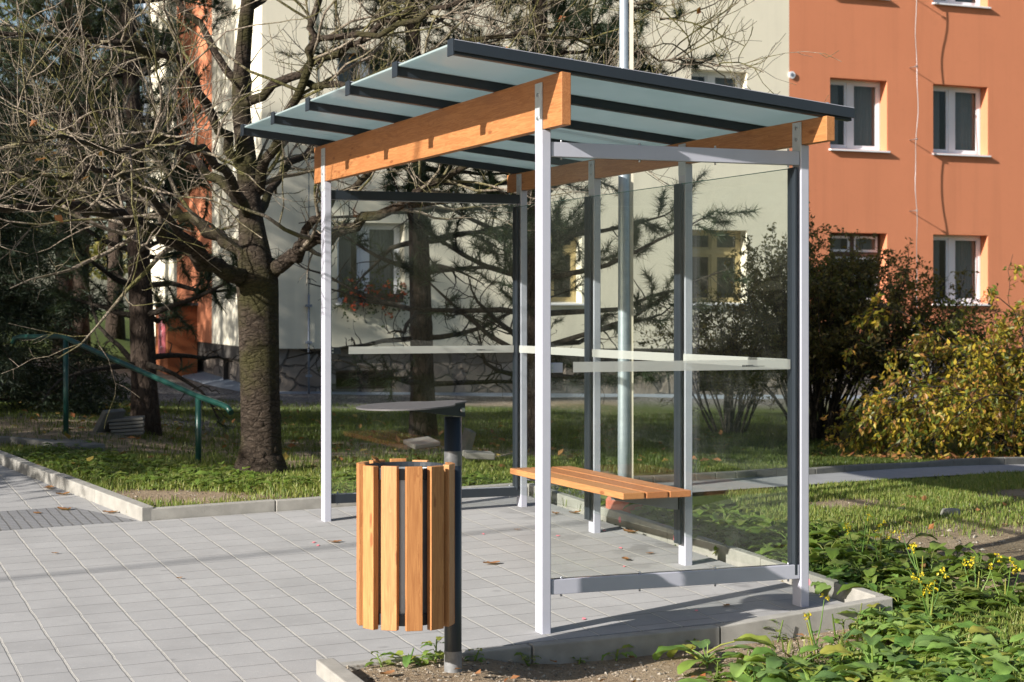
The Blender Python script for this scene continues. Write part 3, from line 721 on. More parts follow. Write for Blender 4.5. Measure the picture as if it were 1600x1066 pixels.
# gutter strip at the foot of the walls
b = MB()
xsn = [-.28, 0, 2, 4, 6, 8, 10, 12, 14, 17, 20]
for x0_, x1_ in zip(xsn[:-1], xsn[1:]):
    za = .045 - .0255*max(0, x0_); zb = .045 - .0255*max(0, x1_)
    b.add([(x0_,-.28,za-.3),(x1_,-.28,zb-.3),(x1_,.14,zb-.3),(x0_,.14,za-.3),(x0_,-.28,za),(x1_,-.28,zb),(x1_,.14,zb+.06),(x0_,.14,za+.06)], [(0,3,2,1),(4,5,6,7),(0,1,5,4),(1,2,6,5),(2,3,7,6),(3,0,4,7)])
b.add([(-.28,.14,-.3),(.14,.14,-.3),(.14,8.3,0),(-.28,8.3,0),(-.28,.14,.045),(.14,.14,.105),(.14,8.3,.46),(-.28,8.3,.40)], [(0,3,2,1),(4,5,6,7),(0,1,5,4),(1,2,6,5),(2,3,7,6),(3,0,4,7)])
b.build('gutter_strip', M['drip'], bld)
# annex beside the gable
b = MB(); b.box2(-.55, .0, 4.27, 5.26, -.2, 1.51); an = b.build('entrance_pier', M['brown'], bld); tag(an, 'brown pier beside the gable entrance')
b = MB(); b.box2(-.62, .03, 4.2, 5.34, 1.51, 1.56); b.build('pier_cap', M['pipe'], an)
b = MB(); b.box2(-.565, -.55, 4.42, 4.95, .58, 1.36); sg = b.build('sign_board', m_paint('faded_red_board', (.42,.10,.12), .6, 0, .25, 0, 6), an)
b = MB()
for (y_, z_) in ((4.56,1.25),(4.7,1.15),(4.62,1.05),(4.75,.98)): b.tube([(-.567,y_,z_),(-.567,y_+.1,z_-.06),(-.567,y_+.02,z_-.12)], .012, 5)
b.tube([(-.567,4.66,.76),(-.567,4.66,.72)], .035, 8); b.build('sign_strokes', m_paint('pale_pink', (.6,.35,.38), .6), sg)
b = MB(); b.tube([(-.08,8.2,.2),(-.08,8.2,ZT)], .06, 10); b.build('downpipe', M['pipe'], bld)
# conduit on the facade, lightning wire, roundel
xc = bx_of(481); b = MB(); b.tube([(xc,-.05,-.1),(xc,-.05,bz(481,460))], .019, 10); b.tube([(xc,-.05,bz(481,460)),(xc+.02,-.03,ZT)], .008, 6)
for zz in (.35, .9, 1.5): b.box2(xc-.045, xc+.045, -.09, 0, zz-.02, zz+.02)
b.build('conduit', M['pipe'], bld)
xw = bx_of(1421); b = MB(); ys = [0, 106, 219, 330, 440, 500]
pts = []
for i in range(60):
    z = ZT - (ZT - bz(1421, 500)) * i / 59; pts.append((xw + .018*sin(i*.37) + .01*sin(i*1.3), -.22 + .02*sin(i*.6), z))
b.tube(pts, .0075, 6)
z = bz(1421, 106)
zz_list = [bz(1421, y) for y in (-120, -8, 106, 219, 330, 440)]
for zz in zz_list: b.tube([(xw, 0, zz), (xw, -.24, zz)], .008, 6); b.tube([(xw-.02, -.22, zz), (xw+.02, -.22, zz)], .02, 6)
b.build('lightning_wire', M['steel'], bld)
b = MB(); b.tube([(xw-.03,-.2,bz(1417,500)),(xw-.03,-.06,bz(1417,540)),(xw-.03,-.06,-.3)], .028, 8); b.build('wire_cover', M['sill'], bld)
xr = bx_of(1236.5); zr = bz(1236.5, 117.5); b = MB(); b.tube([(xr,0,zr),(xr,-.03,zr)], .068, 20); r_ = b.build('roundel', M['sill'], bld)
b = MB(); b.tube([(xr,-.03,zr),(xr,-.036,zr)], .035, 16); b.build('roundel_centre', M['pipe'], r_)

# ------------------------------------------------------------------ vegetation helpers
def cards(b, centers, size, asp=.55, up=.3, jitter=.5, fold=.25, seed=0, dirs=None):
    r = np.random.default_rng(seed); n = len(centers)
    for i in range(n):
        c = Vector(centers[i]); 
        d = Vector(dirs[i]) if dirs is not None else Vector(r.normal(size=3))
        d = (d.normalized() + Vector(r.normal(size=3)) * jitter).normalized()
        nn = Vector(r.normal(size=3)); nn.z = abs(nn.z) + up; s_ = d.cross(nn)
        if s_.length < 1e-4: continue
        s_.normalize(); nn = s_.cross(d)
        l = size * r.uniform(.65, 1.3); wd = l * asp * .5
        b.add([c, c + d*l*.45 + s_*wd + nn*wd*fold, c + d*l, c + d*l*.45 - s_*wd + nn*wd*fold], [(0,1,2),(0,2,3)])
def catmull(pts, k=6):
    P = [Vector(p[:3]) for p in pts]; Rr = [p[3] for p in pts]; out = []; rr = []
    for i in range(len(P)-1):
        p0 = P[max(0,i-1)]; p1 = P[i]; p2 = P[i+1]; p3 = P[min(len(P)-1,i+2)]
        for j in range(k):
            t = j/k; out.append(.5*((2*p1) + (p2-p0)*t + (2*p0-5*p1+4*p2-p3)*t*t + (3*p1-p0-3*p2+p3)*t*t*t)); rr.append(Rr[i]+(Rr[i+1]-Rr[i])*t)
    out.append(P[-1]); rr.append(Rr[-1]); return out, rr
def rv(r, s=1): return Vector((r.gauss(0,s), r.gauss(0,s), r.gauss(0,s)))
def wander(p, d, length, r0, r1, seg, r, up=.0, wig=.22):
    pts = [Vector(p)]; rad = [r0]; d = Vector(d).normalized()
    for i in range(seg):
        d = (d + rv(r, wig) + Vector((0,0,up))).normalized(); pts.append(pts[-1] + d*length/seg); rad.append(r0 + (r1-r0)*(i+1)/seg)
    return pts, rad
def spawn(pts, rad, t):
    f = t*(len(pts)-1); i = min(int(f), len(pts)-2); g = f - i
    return pts[i].lerp(pts[i+1], g), (pts[i+1]-pts[i]).normalized(), rad[i] + (rad[i+1]-rad[i])*g
def side_dir(d, ang, r):
    o = d.orthogonal().normalized(); o = Quaternion(d, r.uniform(0, 2*pi)) @ o
    return (d*cos(ang) + o*sin(ang)).normalized()

M['bark'] = m_bark('cherry_bark', (.02,.014,.010), (.046,.034,.025), (.095,.077,.060), (7,7,15), (.042,.038,.015))
M['twig'] = m_bark('twig_bark', (.13,.10,.07), (.30,.25,.195), (.44,.39,.32), (14,14,14), (.14,.13,.05))
M['pinebark'] = m_bark('pine_bark', (.035,.025,.02), (.065,.047,.036), (.105,.08,.063), (10,10,3))
M['deadtwig'] = m_bark('dead_pine_twig', (.03,.026,.02), (.055,.045,.035), (.09,.075,.06), (12,12,12))
M['needle'] = m_leaf('pine_needles', [(.010,.022,.012), (.022,.045,.024), (.038,.065,.030), (.055,.075,.035)], .5, .15)
M['spruce'] = m_leaf('spruce_needles', [(.008,.018,.010), (.016,.034,.017), (.028,.048,.022)], .6, .1)
M['deadleaf'] = m_leaf('dry_leaf', [(.30,.09,.03), (.42,.15,.05), (.38,.19,.09), (.20,.075,.035)], .7, .3)

# ------------------------------------------------------------------ bare deciduous tree
tr = empty('bare_tree', (-1.93, 13.7, 0), 0, 'large leafless tree with low spreading mossy limbs left of the shelter', 'tree')
TO = Vector((-1.93, 13.7, 0))
def W(px, py, Y, r): p = at(px, py, Y) - TO; return (p.x, p.y, p.z, r)
gz = ground_z(-1.93, 13.7)
limbs = [
 [(0.0,.0,gz-.1,.28),(0,0,gz+.03,.215),(-.0,.0,gz+.14,.175),W(408,690,13.7,.158),W(406,600,13.7,.152),W(404,500,13.7,.158),W(402,440,13.7,.165),W(398,400,13.7,.13),W(392,340,13.8,.095),W(385,250,13.9,.08),W(376,150,14,.07),W(382,60,14,.06),W(390,-60,14,.05),W(375,-220,14.2,.038),W(390,-420,14.3,.02)],
 [W(402,450,13.7,.10),W(372,432,13.55,.095),W(330,415,13.4,.088),W(270,375,13,.075),W(200,345,12.5,.06),W(120,325,12,.048),W(30,330,11.5,.035),W(-60,318,11.1,.025),W(-160,300,10.8,.012)],
 [W(398,425,13.7,.09),W(340,370,14.2,.07),W(285,335,14.6,.058),W(200,312,15,.045),W(90,300,15,.032),W(-10,290,14.8,.02)],
 [W(406,440,13.7,.10),W(440,412,13.65,.085),W(475,385,13.5,.075),W(540,358,13.2,.06),W(620,322,12.9,.048),W(700,270,12.7,.036),W(800,235,12.6,.026),W(900,195,12.6,.014)],
 [W(384,262,13.9,.075),W(345,205,13.7,.055),W(290,105,13.4,.047),W(200,75,13,.04),W(100,62,12.6,.032),W(0,48,12.2,.022),W(-90,40,12,.012)],
 [W(380,165,14,.06),W(470,112,13.5,.045),W(560,62,13.1,.036),W(640,15,12.8,.028),W(740,-40,12.6,.018),W(830,-80,12.5,.01)],
 [W(390,305,13.9,.07),W(440,205,13.4,.052),W(482,110,13,.044),W(492,20,12.9,.036),W(512,-100,12.8,.026),W(540,-220,12.8,.014)],
 [W(482,130,13.1,.04),W(560,128,12.6,.034),W(680,85,12.3,.027),W(790,52,12.2,.022),W(900,60,12.2,.017),W(1010,88,12.3,.012),W(1070,94,12.4,.008),W(1120,104,12.4,.004)],
 [W(452,404,13.62,.05),W(492,345,13.3,.045),W(560,285,12.8,.035),W(640,240,12.5,.03),W(760,215,12.2,.022),W(870,235,12.1,.014),W(960,240,12.1,.008)],
 [W(388,330,13.8,.07),W(310,255,14.5,.05),W(210,190,15,.04),W(90,160,15.4,.028),W(-40,150,15.6,.018)],
 [W(392,360,13.8,.07),W(420,300,14.6,.05),W(520,200,15.4,.04),W(640,120,16,.03),W(760,60,16.4,.02),W(880,0,16.6,.01)],
 [W(390,340,13.8,.06),W(350,270,12.6,.045),W(270,215,11.6,.035),W(180,235,10.9,.025),W(80,215,10.4,.015),W(20,240,10.2,.008)],
 [W(330,412,13.4,.05),W(250,330,12.4,.036),W(170,265,11.7,.026),W(80,280,11.2,.016),W(10,265,11,.008)],
 [W(376,140,14,.05),W(310,40,14.2,.04),W(220,-60,14.3,.03),W(120,-110,14.4,.02),W(0,-150,14.5,.01)],
 [W(384,30,14,.045),W(470,-60,14.4,.035),W(600,-130,14.8,.025),W(720,-200,15,.012)],
 [W(486,60,13,.035),W(620,40,12.4,.028),W(760,-10,12,.022),W(900,-20,11.9,.016),W(990,10,12,.010),W(1060,30,12.1,.005)],
]
r = random.Random(11)
tb = MB(); cb = MB(); curves = []
for li, l in enumerate(limbs):
    pts, rad = catmull(l, 5)
    if li > 0: rad = [q * .70 for q in rad]
    if li > 0: 
        for i in range(1, len(pts)-1): pts[i] += rv(r, .018)
    tb.tube(pts, rad, 14 if li == 0 else 9); curves.append((pts, rad))
# burls and knots on the trunk
for _ in range(26):
    p, d, rr_ = spawn(*curves[0], r.uniform(.02, .42)); o = side_dir(d, pi/2, r); q = p + o*rr_*.78
    tb.tube([q - d*.05, q - d*.02, q + d*.02, q + d*.05], [.004, rr_*.26, rr_*.24, .004], 7)
n_tw = 0
def vis(p):     # keep the detail where the picture can see it or its shadow falls
    return True
for li, (pts, rad) in enumerate(curves):
    Ll = sum((pts[i+1]-pts[i]).length for i in range(len(pts)-1))
    n2 = int(Ll * ((9.0 if li in (5, 6, 8, 10) else 5.0 if li in (7, 15) else 6.0) if li else 2.2))
    for _ in range(n2):
        t = r.uniform(.40 if li == 0 else .22, 1); p, d, rr_ = spawn(pts, rad, t)
        d2 = side_dir(d, radians(r.uniform(30, 75)), r); d2.z = max(d2.z*.8 + .14, -.18)
        l2 = r.uniform(.5, 1.5) * (1.15 - .4*t)
        p2, r2 = wander(p, d2, l2, max(.006, min(.022, rr_*.42)), .0035, 7, r, .05, .2)
        cb.tube(p2, r2, 5, False)
        for _ in range(r.randint(3, 6)):
            q, e, rq = spawn(p2, r2, r.uniform(.2, 1)); e2 = side_dir(e, radians(r.uniform(25, 70)), r); e2.z += .15
            p3, r3 = wander(q, e2, r.uniform(.2, .75), max(.0034, rq*.55), .0019, 5, r, .10, .19)
            cb.tube(p3, r3, 4, False)
            for _ in range(r.randint(1, 3)):
                q, e, rq = spawn(p3, r3, r.uniform(.25, 1)); e2 = side_dir(e, radians(r.uniform(25, 65)), r); e2.z += .25
                p4, r4 = wander(q, e2, r.uniform(.08, .28), .0024, .0017, 3, r, .14, .18)
                cb.tube(p4, r4, 3, False); n_tw += 1
tb.build('trunk', M['bark'], tr); crown = cb.build('crown', M['twig'], tr)
lf = MB(); pl_ = []
for _ in range(34):
    pts, rad = curves[r.randint(1, len(curves)-1)]; p, d, _x = spawn(pts, rad, r.uniform(.4, 1)); pl_.append(p + rv(r, .3))
cards(lf, pl_, .07, .7, .3, .6, .4, 5); lf.build('withered_leaves', M['deadleaf'], crown)
print('twigs', n_tw, len(cb.f))
# ------------------------------------------------------------------ pines and spruces
def pine(name, label, px, base_py, Y, top_lean, height, r0, seed, zmin, needle_from, blen, tufts=9, group=None, whorl=.42):
    r = random.Random(seed); X = (px-800)/FPX*Y; z0 = ground_z(X, Y)
    root = empty(name, (X, Y, 0), 0, label, 'tree', group)
    n = 14; tp = []; tr_ = []
    for i in range(n+1):
        f = i/n; tp.append(Vector((top_lean[0]*f**1.3 + .05*sin(3*f+seed), top_lean[1]*f, z0 - .1 + height*f))); tr_.append(r0*(1-f)**.8*1.0 + .012)
    tr_[0] = r0*1.35; tb = MB(); tb.tube(tp, tr_, 12)
    bm_ = MB(); nb = MB(); z = zmin
    tc = []
    while z < height*.97:
        f = z/height; p, d, rr_ = spawn(tp, tr_, f)
        k = r.randint(3, 5); a0 = r.uniform(0, 2*pi)
        for i in range(k):
            a_ = a0 + 2*pi*i/k + r.uniform(-.4,.4); ln = blen*(1-f)**.6*r.uniform(.6, 1.15)
            dz = r.uniform(-.15, .25); live = z > needle_from or r.random() < .25
            pts, rad = wander(p, Vector((cos(a_), sin(a_), dz)), ln, max(.010, min(.035, rr_*.35)), .006, 7, r, .05 if live else -.02, .14)
            bm_.tube(pts, rad, 6, False)
            ns = int(ln*5) + 2
            for _ in range(ns):
                q, e, rq = spawn(pts, rad, r.uniform(.25, 1)); e2 = side_dir(e, radians(r.uniform(30, 70)), r); e2.z += .1
                p3, r3 = wander(q, e2, r.uniform(.2, .55)*(1 if live else .8), max(.004, rq*.5), .003, 5, r, .1 if live else -.05, .3)
                bm_.tube(p3, r3, 4, False)
                if live or r.random() < .12:
                    for t_ in (1.0, .75, .5)[:3 if live else 1]: 
                        qq, ee, _ = spawn(p3, r3, min(t_, .999)); tc.append((qq, ee))
                elif r.random() < .5:
                    qq, ee, rq2 = spawn(p3, r3, .6); e3 = side_dir(ee, .8, r); p4, r4 = wander(qq, e3, .2, .003, .002, 3, r, -.05, .35); bm_.tube(p4, r4, 3, False)
            if live: qq, ee, _ = spawn(pts, rad, .999); tc.append((qq, ee))
        z += whorl*r.uniform(.7, 1.3)
    rn = np.random.default_rng(seed)
    for (q, e) in tc:
        q = Vector(q); e = Vector(e)
        nn = int(tufts*2.6)
        for _ in range(nn):
            d = (e*rn.uniform(.3,1.0) + Vector(rn.normal(size=3))*.6).normalized(); s_ = d.cross(Vector(rn.normal(size=3))).normalized()*.0036
            q0 = q - e*rn.uniform(0,.14); l = rn.uniform(.08,.17); nb.add([q0 - s_, q0 + s_, q0 + d*l], [(0,1,2)])
    t_ = tb.build('trunk', M['pinebark'], root); cr = bm_.build('crown', M['deadtwig'], root); nb.build('needles', M['needle'], cr)
    return root
pine('pine_tree', 'dark pine with bare lower branches seen through the far glass pane', 656, 640, 20.5, (-.15,.1), 9.5, .135, 21, .7, 3.5, 2.0, 10)
pine('pine_tree', 'leaning pine with needle clumps reaching right behind the metal pole', 832, 640, 18.6, (.3,.2), 8.5, .12, 22, .9, 1.75, 2.5, 27, whorl=.34)
pine('pine_tree', 'pine with a slightly leaning trunk behind the green handrail', 235, 655, 17.8, (-.5,.3), 7.5, .125, 23, .8, 1.25, 1.6, 20)
pine('pine_tree', 'pale stemmed pine far behind the handrail at the left', 128, 560, 34, (.1,0), 11, .17, 24, 3.5, 4.0, 2.4, 10, whorl=.5)

def spruce(name, label, X, Y, h, rad, seed, n=3600, size=.16, mat='spruce'):
    r = random.Random(seed); z0 = ground_z(X, Y); root = empty(name, (X, Y, 0), 0, label, 'tree')
    tb = MB(); tb.tube([(0,0,z0-.1),(0,0,z0+h*.6),(0,0,z0+h*.97)], [.13,.07,.01], 9); bm_ = MB(); cen = []; dr = []
    z = .15
    while z < h*.97:
        f = z/h; k = r.randint(6, 8); a0 = r.uniform(0, 6.3)
        for i in range(k):
            a_ = a0 + 2*pi*i/k + r.uniform(-.3,.3); ln = rad*(1-f)**.85*r.uniform(.75, 1.15) + .08
            pts, rr_ = wander((0,0,z0+z), (cos(a_), sin(a_), -.1), ln, .018, .004, 6, r, .0, .1); bm_.tube(pts, rr_, 4, False)
            for _ in range(int(n/ (h*2.8*7) * ln / rad * 2.2) + 4):
                q, e, _x = spawn(pts, rr_, r.uniform(.15, 1)**.7); cen.append(q + rv(r, .09) + Vector((0,0,-.05))); d = side_dir(e, .8, r); d.z -= .25; dr.append(d)
        z += .24 + .1*r.random()
    nb = MB(); cards(nb, cen, size, .17, .2, .4, .3, seed, dr)
    tb.build('trunk', M['pinebark'], root); cr = bm_.build('crown', M['deadtwig'], root); nb.build('needles', M[mat], cr)
    return root
spruce('spruce_tree', 'dense dark spruce with branches to the ground at the left edge', -6.25, 20.3, 4.1, 1.85, 31, 42000, .09)
spruce('spruce_tree', 'second dark spruce close behind the front one at the left edge', -7.0, 24.0, 5.2, 1.8, 42, 30000, .10)
pine('pine_tree', 'tall dark pine beyond the left lawn with sky around its top', 95, 560, 33, (.2,.2), 12.5, .17, 33, 3.6, 3.8, 3.0, 26, whorl=.36)
pine('pine_tree', 'far tall pine closest to the building gable', 178, 560, 38, (.2,.2), 13, .17, 34, 4.4, 4.6, 2.6, 26, whorl=.36)

spruce('spruce_tree', 'unseen tall spruce on the left nearest the camera, added to shade the lawn and trunk', -9.6, 10.4, 16, 2.7, 35, 9000, .26)  # this and the spruces below stand out of view, added for their shade
spruce('spruce_tree', 'unseen tall spruce on the left behind the nearest one, added to shade the lawn', -11.5, 14.0, 14, 3.2, 36, 8000, .28)
spruce('spruce_tree', 'unseen dense spruce between the two tall ones on the left, added to close a lit gap on the lawn', -10.4, 11.6, 15, 3.0, 38, 9000, .28)
spruce('spruce_tree', 'unseen broad spruce out on the left, added to shade the lower gable', -13.6, 24.5, 14, 3.6, 37, 12000, .28)  # gable blockers, unseen: added to darken the lower gable
spruce('spruce_tree', 'unseen broad spruce farthest out on the left, added to shade more of the gable', -16.2, 25.4, 14, 3.6, 39, 12000, .28)
spruce('spruce_tree', 'unseen spruce out on the left, added to shade part of the cream wall', -14.4, 20.5, 11.0, 4.0, 40, 12000, .28)  # out of view, added to dim the cream wall
ol = empty('overhead_line', (0, 0, 0), 0, 'black overhead cable strung between two street poles', 'cable')
b = MB(); b.tube([(-29.5,-8.4,8.3),(-21,-3.9,7.9),(-12.6,.6,7.8),(-4,5.2,7.9),(5,10.0,8.2),(16.3,16,8.9)], .028, 8); b.build('cable', M['dark'], ol)
for (x, y, h) in ((-29.5,-8.4,8.6),(16.3,16,9.2)): b = MB(); b.tube([(x,y,-.6),(x,y,h)], [.12,.09], 12); b.build('pole', M['pinebark'], ol)

def broad_tree(label, X, Y, h, rad, seed, mat, n=5000, size=.3):
    r = random.Random(seed); z0 = ground_z(X, Y); root = empty('far_tree', (X, Y, 0), 0, label, 'tree')
    tb = MB(); tb.tube([(0,0,z0-.2),(.1,0,z0+h*.4),(0,.1,z0+h*.8)], [.22,.15,.04], 9); cen = []; cl = []
    for _ in range(26):
        a_ = r.uniform(0,6.28); q = Vector((cos(a_)*rad*r.random()**.5, sin(a_)*rad*r.random()**.5, z0 + h*r.uniform(.25,.98))); cl.append((q, rad*r.uniform(.25,.5)))
        tb.tube([(0,0,z0+h*.3), q*.5 + Vector((0,0,(z0+h*.3)*.5)), q], [.07,.04,.01], 5, False)
    for _ in range(n):
        q, s_ = r.choice(cl); v = rv(r); v = v.normalized()*s_*r.random()**.4; cen.append(q + v)
    nb = MB(); cards(nb, cen, size, .7, .3, .5, .3, seed)
    tb.build('trunk', M['pinebark'], root); nb.build('crown', mat, root)
yl = m_leaf('autumn_leaves', [(.10,.11,.03), (.22,.20,.05), (.34,.29,.09), (.20,.16,.05)], .6, .4)
broad_tree('pale yellow autumn tree far beyond the left lawn', -12.6, 62, 8, 3.2, 41, yl)
broad_tree('olive autumn tree far beyond the left spruces', -18.5, 66, 11, 4.2, 42, m_leaf('olive_leaves', [(.05,.06,.02), (.09,.10,.03), (.16,.15,.05)], .6, .35))

# ------------------------------------------------------------------ shrubs on the right
def shrub(label, X, Y, h, spread, seed, mat, nst=34, nleaf=9000, size=.06, droop=.0, asp=.5, stems_mat='deadtwig', skew=0, leaf_from=.3):
    r = random.Random(seed); z0 = ground_z(X, Y); root = empty('shrub', (X, Y, 0), 0, label, 'shrub'); sm_ = MB(); ends = []
    for i in range(nst):
        a_ = r.uniform(0, 6.28); rd = r.random()**.6; d = Vector((cos(a_)*rd*spread/h*.9 + skew*.3, sin(a_)*rd*spread/h*.8, 1))
        pts, rad = wander((cos(a_)*rd*.22, sin(a_)*rd*.22, z0 - .05), d, h*r.uniform(.85,1.15)*(1+.15*rd), .016, .004, 9, r, -droop*.4, .10)
        if droop:
            for j in range(len(pts)): f = j/(len(pts)-1); pts[j] += Vector((cos(a_)*rd*droop*f*f*1.0, sin(a_)*rd*droop*f*f*1.0, -droop*rd*.55*f**3*h*.5))
        sm_.tube(pts, rad, 5, False)
        for _ in range(r.randint(9, 13)):
            t = r.uniform(leaf_from, 1); q, e, rq = spawn(pts, rad, t); e2 = side_dir(e, radians(r.uniform(25,65)), r)
            p3, r3 = wander(q, e2, r.uniform(.25,.6)*h/2, max(.004, rq*.6), .0025, 6, r, -droop*.35 + .02, .22); sm_.tube(p3, r3, 4, False); ends.append((p3, r3))
            for _ in range(3):
                q, e, rq = spawn(p3, r3, r.uniform(.3,1)); p4, r4 = wander(q, side_dir(e, .8, r), r.uniform(.1,.3), .003, .002, 4, r, -droop*.3, .25); sm_.tube(p4, r4, 3, False); ends.append((p4, r4))
    cen = []; dr = []
    for _ in range(nleaf):
        p3, r3 = r.choice(ends); q, e, _x = spawn(p3, r3, r.random()); cen.append(q + rv(r, .02)); d = side_dir(e, .9, r); d.z -= .5*bool(droop); dr.append(d)
    nb = MB(); cards(nb, cen, size, asp, .4, .35, .35, seed, dr)
    sm_.build('crown', M[stems_mat], root); nb.build('leaves', mat, root); return root
la = m_leaf('olive_small_leaves', [(.06,.07,.02), (.11,.105,.03), (.17,.125,.036), (.10,.095,.028), (.20,.12,.04)], .5, .3)
lb = m_leaf('yellow_green_leaves', [(.07,.11,.018), (.16,.20,.03), (.46,.36,.035), (.58,.42,.045), (.18,.20,.03), (.50,.26,.05), (.30,.13,.06)], .42, .4)
shrub('rounded olive brown shrub behind the right end of the shelter', 3.75, 22.0, 2.0, 1.15, 51, la, 74, 36000, .055, leaf_from=.38)
shrub('low thin twiggy shrub seen through the near glass pane', 2.75, 22.8, 1.45, .8, 52, la, 34, 6000, .045)
shrub('tall yellow green arching shrub at the right edge of the lawn', 5.75, 19.4, 2.0, 1.2, 53, lb, 64, 30000, .07, .5, .5)
shrub('thinner drooping green shrub left of the yellow green one', 5.05, 22.0, 1.6, .6, 54, m_leaf('green_yellow_leaves', [(.04,.065,.014), (.08,.11,.02), (.16,.16,.03), (.26,.22,.03)], .45, .35), 30, 7000, .065, .3, .45, leaf_from=.5)

# flower box on the window behind the far pane
fx = (bx_of(527) + bx_of(632))/2; p_ = Vector((BO.x, BO.y)) + bs*fx - bn*.12
fb = empty('flower_box', (p_.x, p_.y, 0), BA, 'window box of trailing red flowers on the cream wall', 'flower box')
b = MB(); b.box2(-.5, .5, -.09, .07, zs2 + .0, zs2 + .15); b.build('box', M['brownf'], fb, bevel=.01)
r = random.Random(9); cen = [Vector((r.uniform(-.58,.58), r.uniform(-.16,.1), zs2 + .2 + r.gauss(0,.12) - .25*(r.random()<.3))) for _ in range(900)]
b = MB(); cards(b, cen, .06, .7, .3, .5, .3, 9); b.build('foliage', m_leaf('box_leaves', [(.02,.04,.012), (.05,.08,.02)], .5, .3), fb)
cen = [Vector((r.uniform(-.55,.58), r.uniform(-.19,-.08), zs2 + .12 + r.gauss(0,.14))) for _ in range(40)]; b = MB(); 
for c_ in cen:
    cards(b, [c_ + rv(r,.012) for _ in range(7)], .045, .8, .3, .7, .3, int(c_.x*1e4) % 999)
b.build('blossom', m_leaf('red_petals', [(.55,.05,.02), (.65,.10,.03)], .5, .3), fb)

# ------------------------------------------------------------------ ground cover
def lawn(name, label, cand, n, h0, h1, mat, seed, lean=.35):
    r = random.Random(seed); b = MB(); c = 0; tries = 0
    while c < n and tries < n*12:
        tries += 1; X, Y = cand(r)
        if in_paving(X, Y) > -.07: continue
        if r.random() > grass_amount(X, Y): continue
        z = ground_z(X, Y); c += 1
        for _ in range(4):
            x = X + r.gauss(0,.025); y = Y + r.gauss(0,.025); h = r.uniform(h0, h1); a_ = r.uniform(0,6.28); l = h*r.uniform(.1,lean*2); wd = h*.045 + .0015
            dx, dy = cos(a_), sin(a_); sx, sy = -dy*wd, dx*wd
            b.add([(x-sx,y-sy,z-.01),(x+sx,y+sy,z-.01),(x+dx*l*.35+sx*.8,y+dy*l*.35+sy*.8,z+h*.6),(x+dx*l*.35-sx*.8,y+dy*l*.35-sy*.8,z+h*.6),(x+dx*l,y+dy*l,z+h)], [(0,1,2,3),(3,2,4)])
    o = b.build(name, mat); tag(o, label, 'grass', kind='stuff'); return o
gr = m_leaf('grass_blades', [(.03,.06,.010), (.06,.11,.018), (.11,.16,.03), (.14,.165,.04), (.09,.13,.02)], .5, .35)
def on_path(X, Y):
    for i in range(len(near)-1):
        if near[i][0] <= X <= near[i+1][0]:
            f = (X-near[i][0])/(near[i+1][0]-near[i][0]); yn = near[i][1] + f*(near[i+1][1]-near[i][1])
            yf = np.interp(X, [p[0] for p in far], [p[1] for p in far]); return yn - .02 < Y < yf + .12
    return False
def cand_far(r):
    while True:
        Y = 13.5 + 13*r.random()**1.3; X = r.uniform(-.30, .31)*Y
        if not on_path(X, Y): return X, Y
def cand_right(r):
    while True:
        Y = r.uniform(9.5, 14.5); X = r.uniform(1.5, 4.9)
        if X < .31*Y and not on_path(X, Y) and uv(X, Y)[1] > 1.85: return X, Y
def cand_left(r):
    while True:
        Y = r.uniform(11.2, 15.5); X = r.uniform(-4.4, .5)
        return X, Y
lawn('lawn_grass', 'shaded green lawn between the footpath and the building', cand_far, 24000, .02, .055, gr, 61)
gs = m_leaf('sunlit_grass_blades', [(.09,.15,.025), (.16,.24,.04), (.25,.30,.065), (.34,.33,.11), (.18,.24,.045)], .5, .35)  # lighter, yellower copy of the grass with sunlight put into its colours
lawn('lawn_grass', 'sunlit tufty grass right of the shelter', cand_right, 11000, .015, .045, gs, 62)
lawn('verge_grass', 'grass verge behind the far kerb below the bare tree', cand_left, 8000, .02, .06, gs, 63)
def cand_near(r):
    while True:
        X, Y = r.uniform(1.0, 2.9), r.uniform(6.2, 8.8)
        if in_paving(X, Y) < -.3: return X, Y
lawn('verge_grass', 'grass among the broad weeds at the near right', cand_near, 2600, .03, .09, gs, 64)

wl = m_leaf('broad_weed_leaves', [(.08,.18,.035), (.14,.28,.055), (.23,.39,.085), (.32,.46,.13), (.13,.24,.08), (.27,.40,.07), (.42,.40,.08)], .55, .45, .45, True)
wl2 = m_leaf('pale_weed_leaves', [(.10,.17,.025), (.16,.25,.04), (.20,.29,.06), (.24,.26,.08)], .45, .4, .4, True)
def leaf(b, p, d, L_, wd, r, droop=.6, lobes=True):
    d = Vector(d).normalized(); s_ = d.cross(Vector((0,0,1)))
    s_ = s_.normalized() if s_.length > .01 else Vector((1,0,0))
    s_ = (s_ + rv(r,.15)).normalized(); n = 9; q = Vector(p); rows = []; dd = d.copy(); ph = r.uniform(0,6); k_ = r.uniform(.10,.45); crk = wd*.05
    for i in range(n+1):
        t = i/n; wv = wd*.5*(sin(pi*min(1,(t*.90+.06)))**.62)
        if lobes: wv *= .80 + .34*abs(sin(t*8.5+ph))*(1-.4*t)
        nn = s_.cross(dd); w2 = wv*r.uniform(.88,1.12)
        ed = sin(t*14+ph)*crk
        rows.append((q - s_*wv + nn*(wv*k_ + ed), q - s_*wv*.5 + nn*(wv*(k_*.55+.12) + r.gauss(0,crk*.4)), q.copy(), q + s_*w2*.5 + nn*(w2*(k_*.55+.12) + r.gauss(0,crk*.4)), q + s_*w2 + nn*(w2*k_ - ed)))
        dd = (dd - Vector((0,0,droop/n*1.5*(.4+1.2*t)))).normalized(); q = q + dd*L_/n
    vs_ = [v for row in rows for v in row]; fs = []
    for i in range(n):
        for j in range(4): a_ = i*5 + j; fs.append((a_,a_+1,a_+6,a_+5))
    b.add(vs_, fs, True)
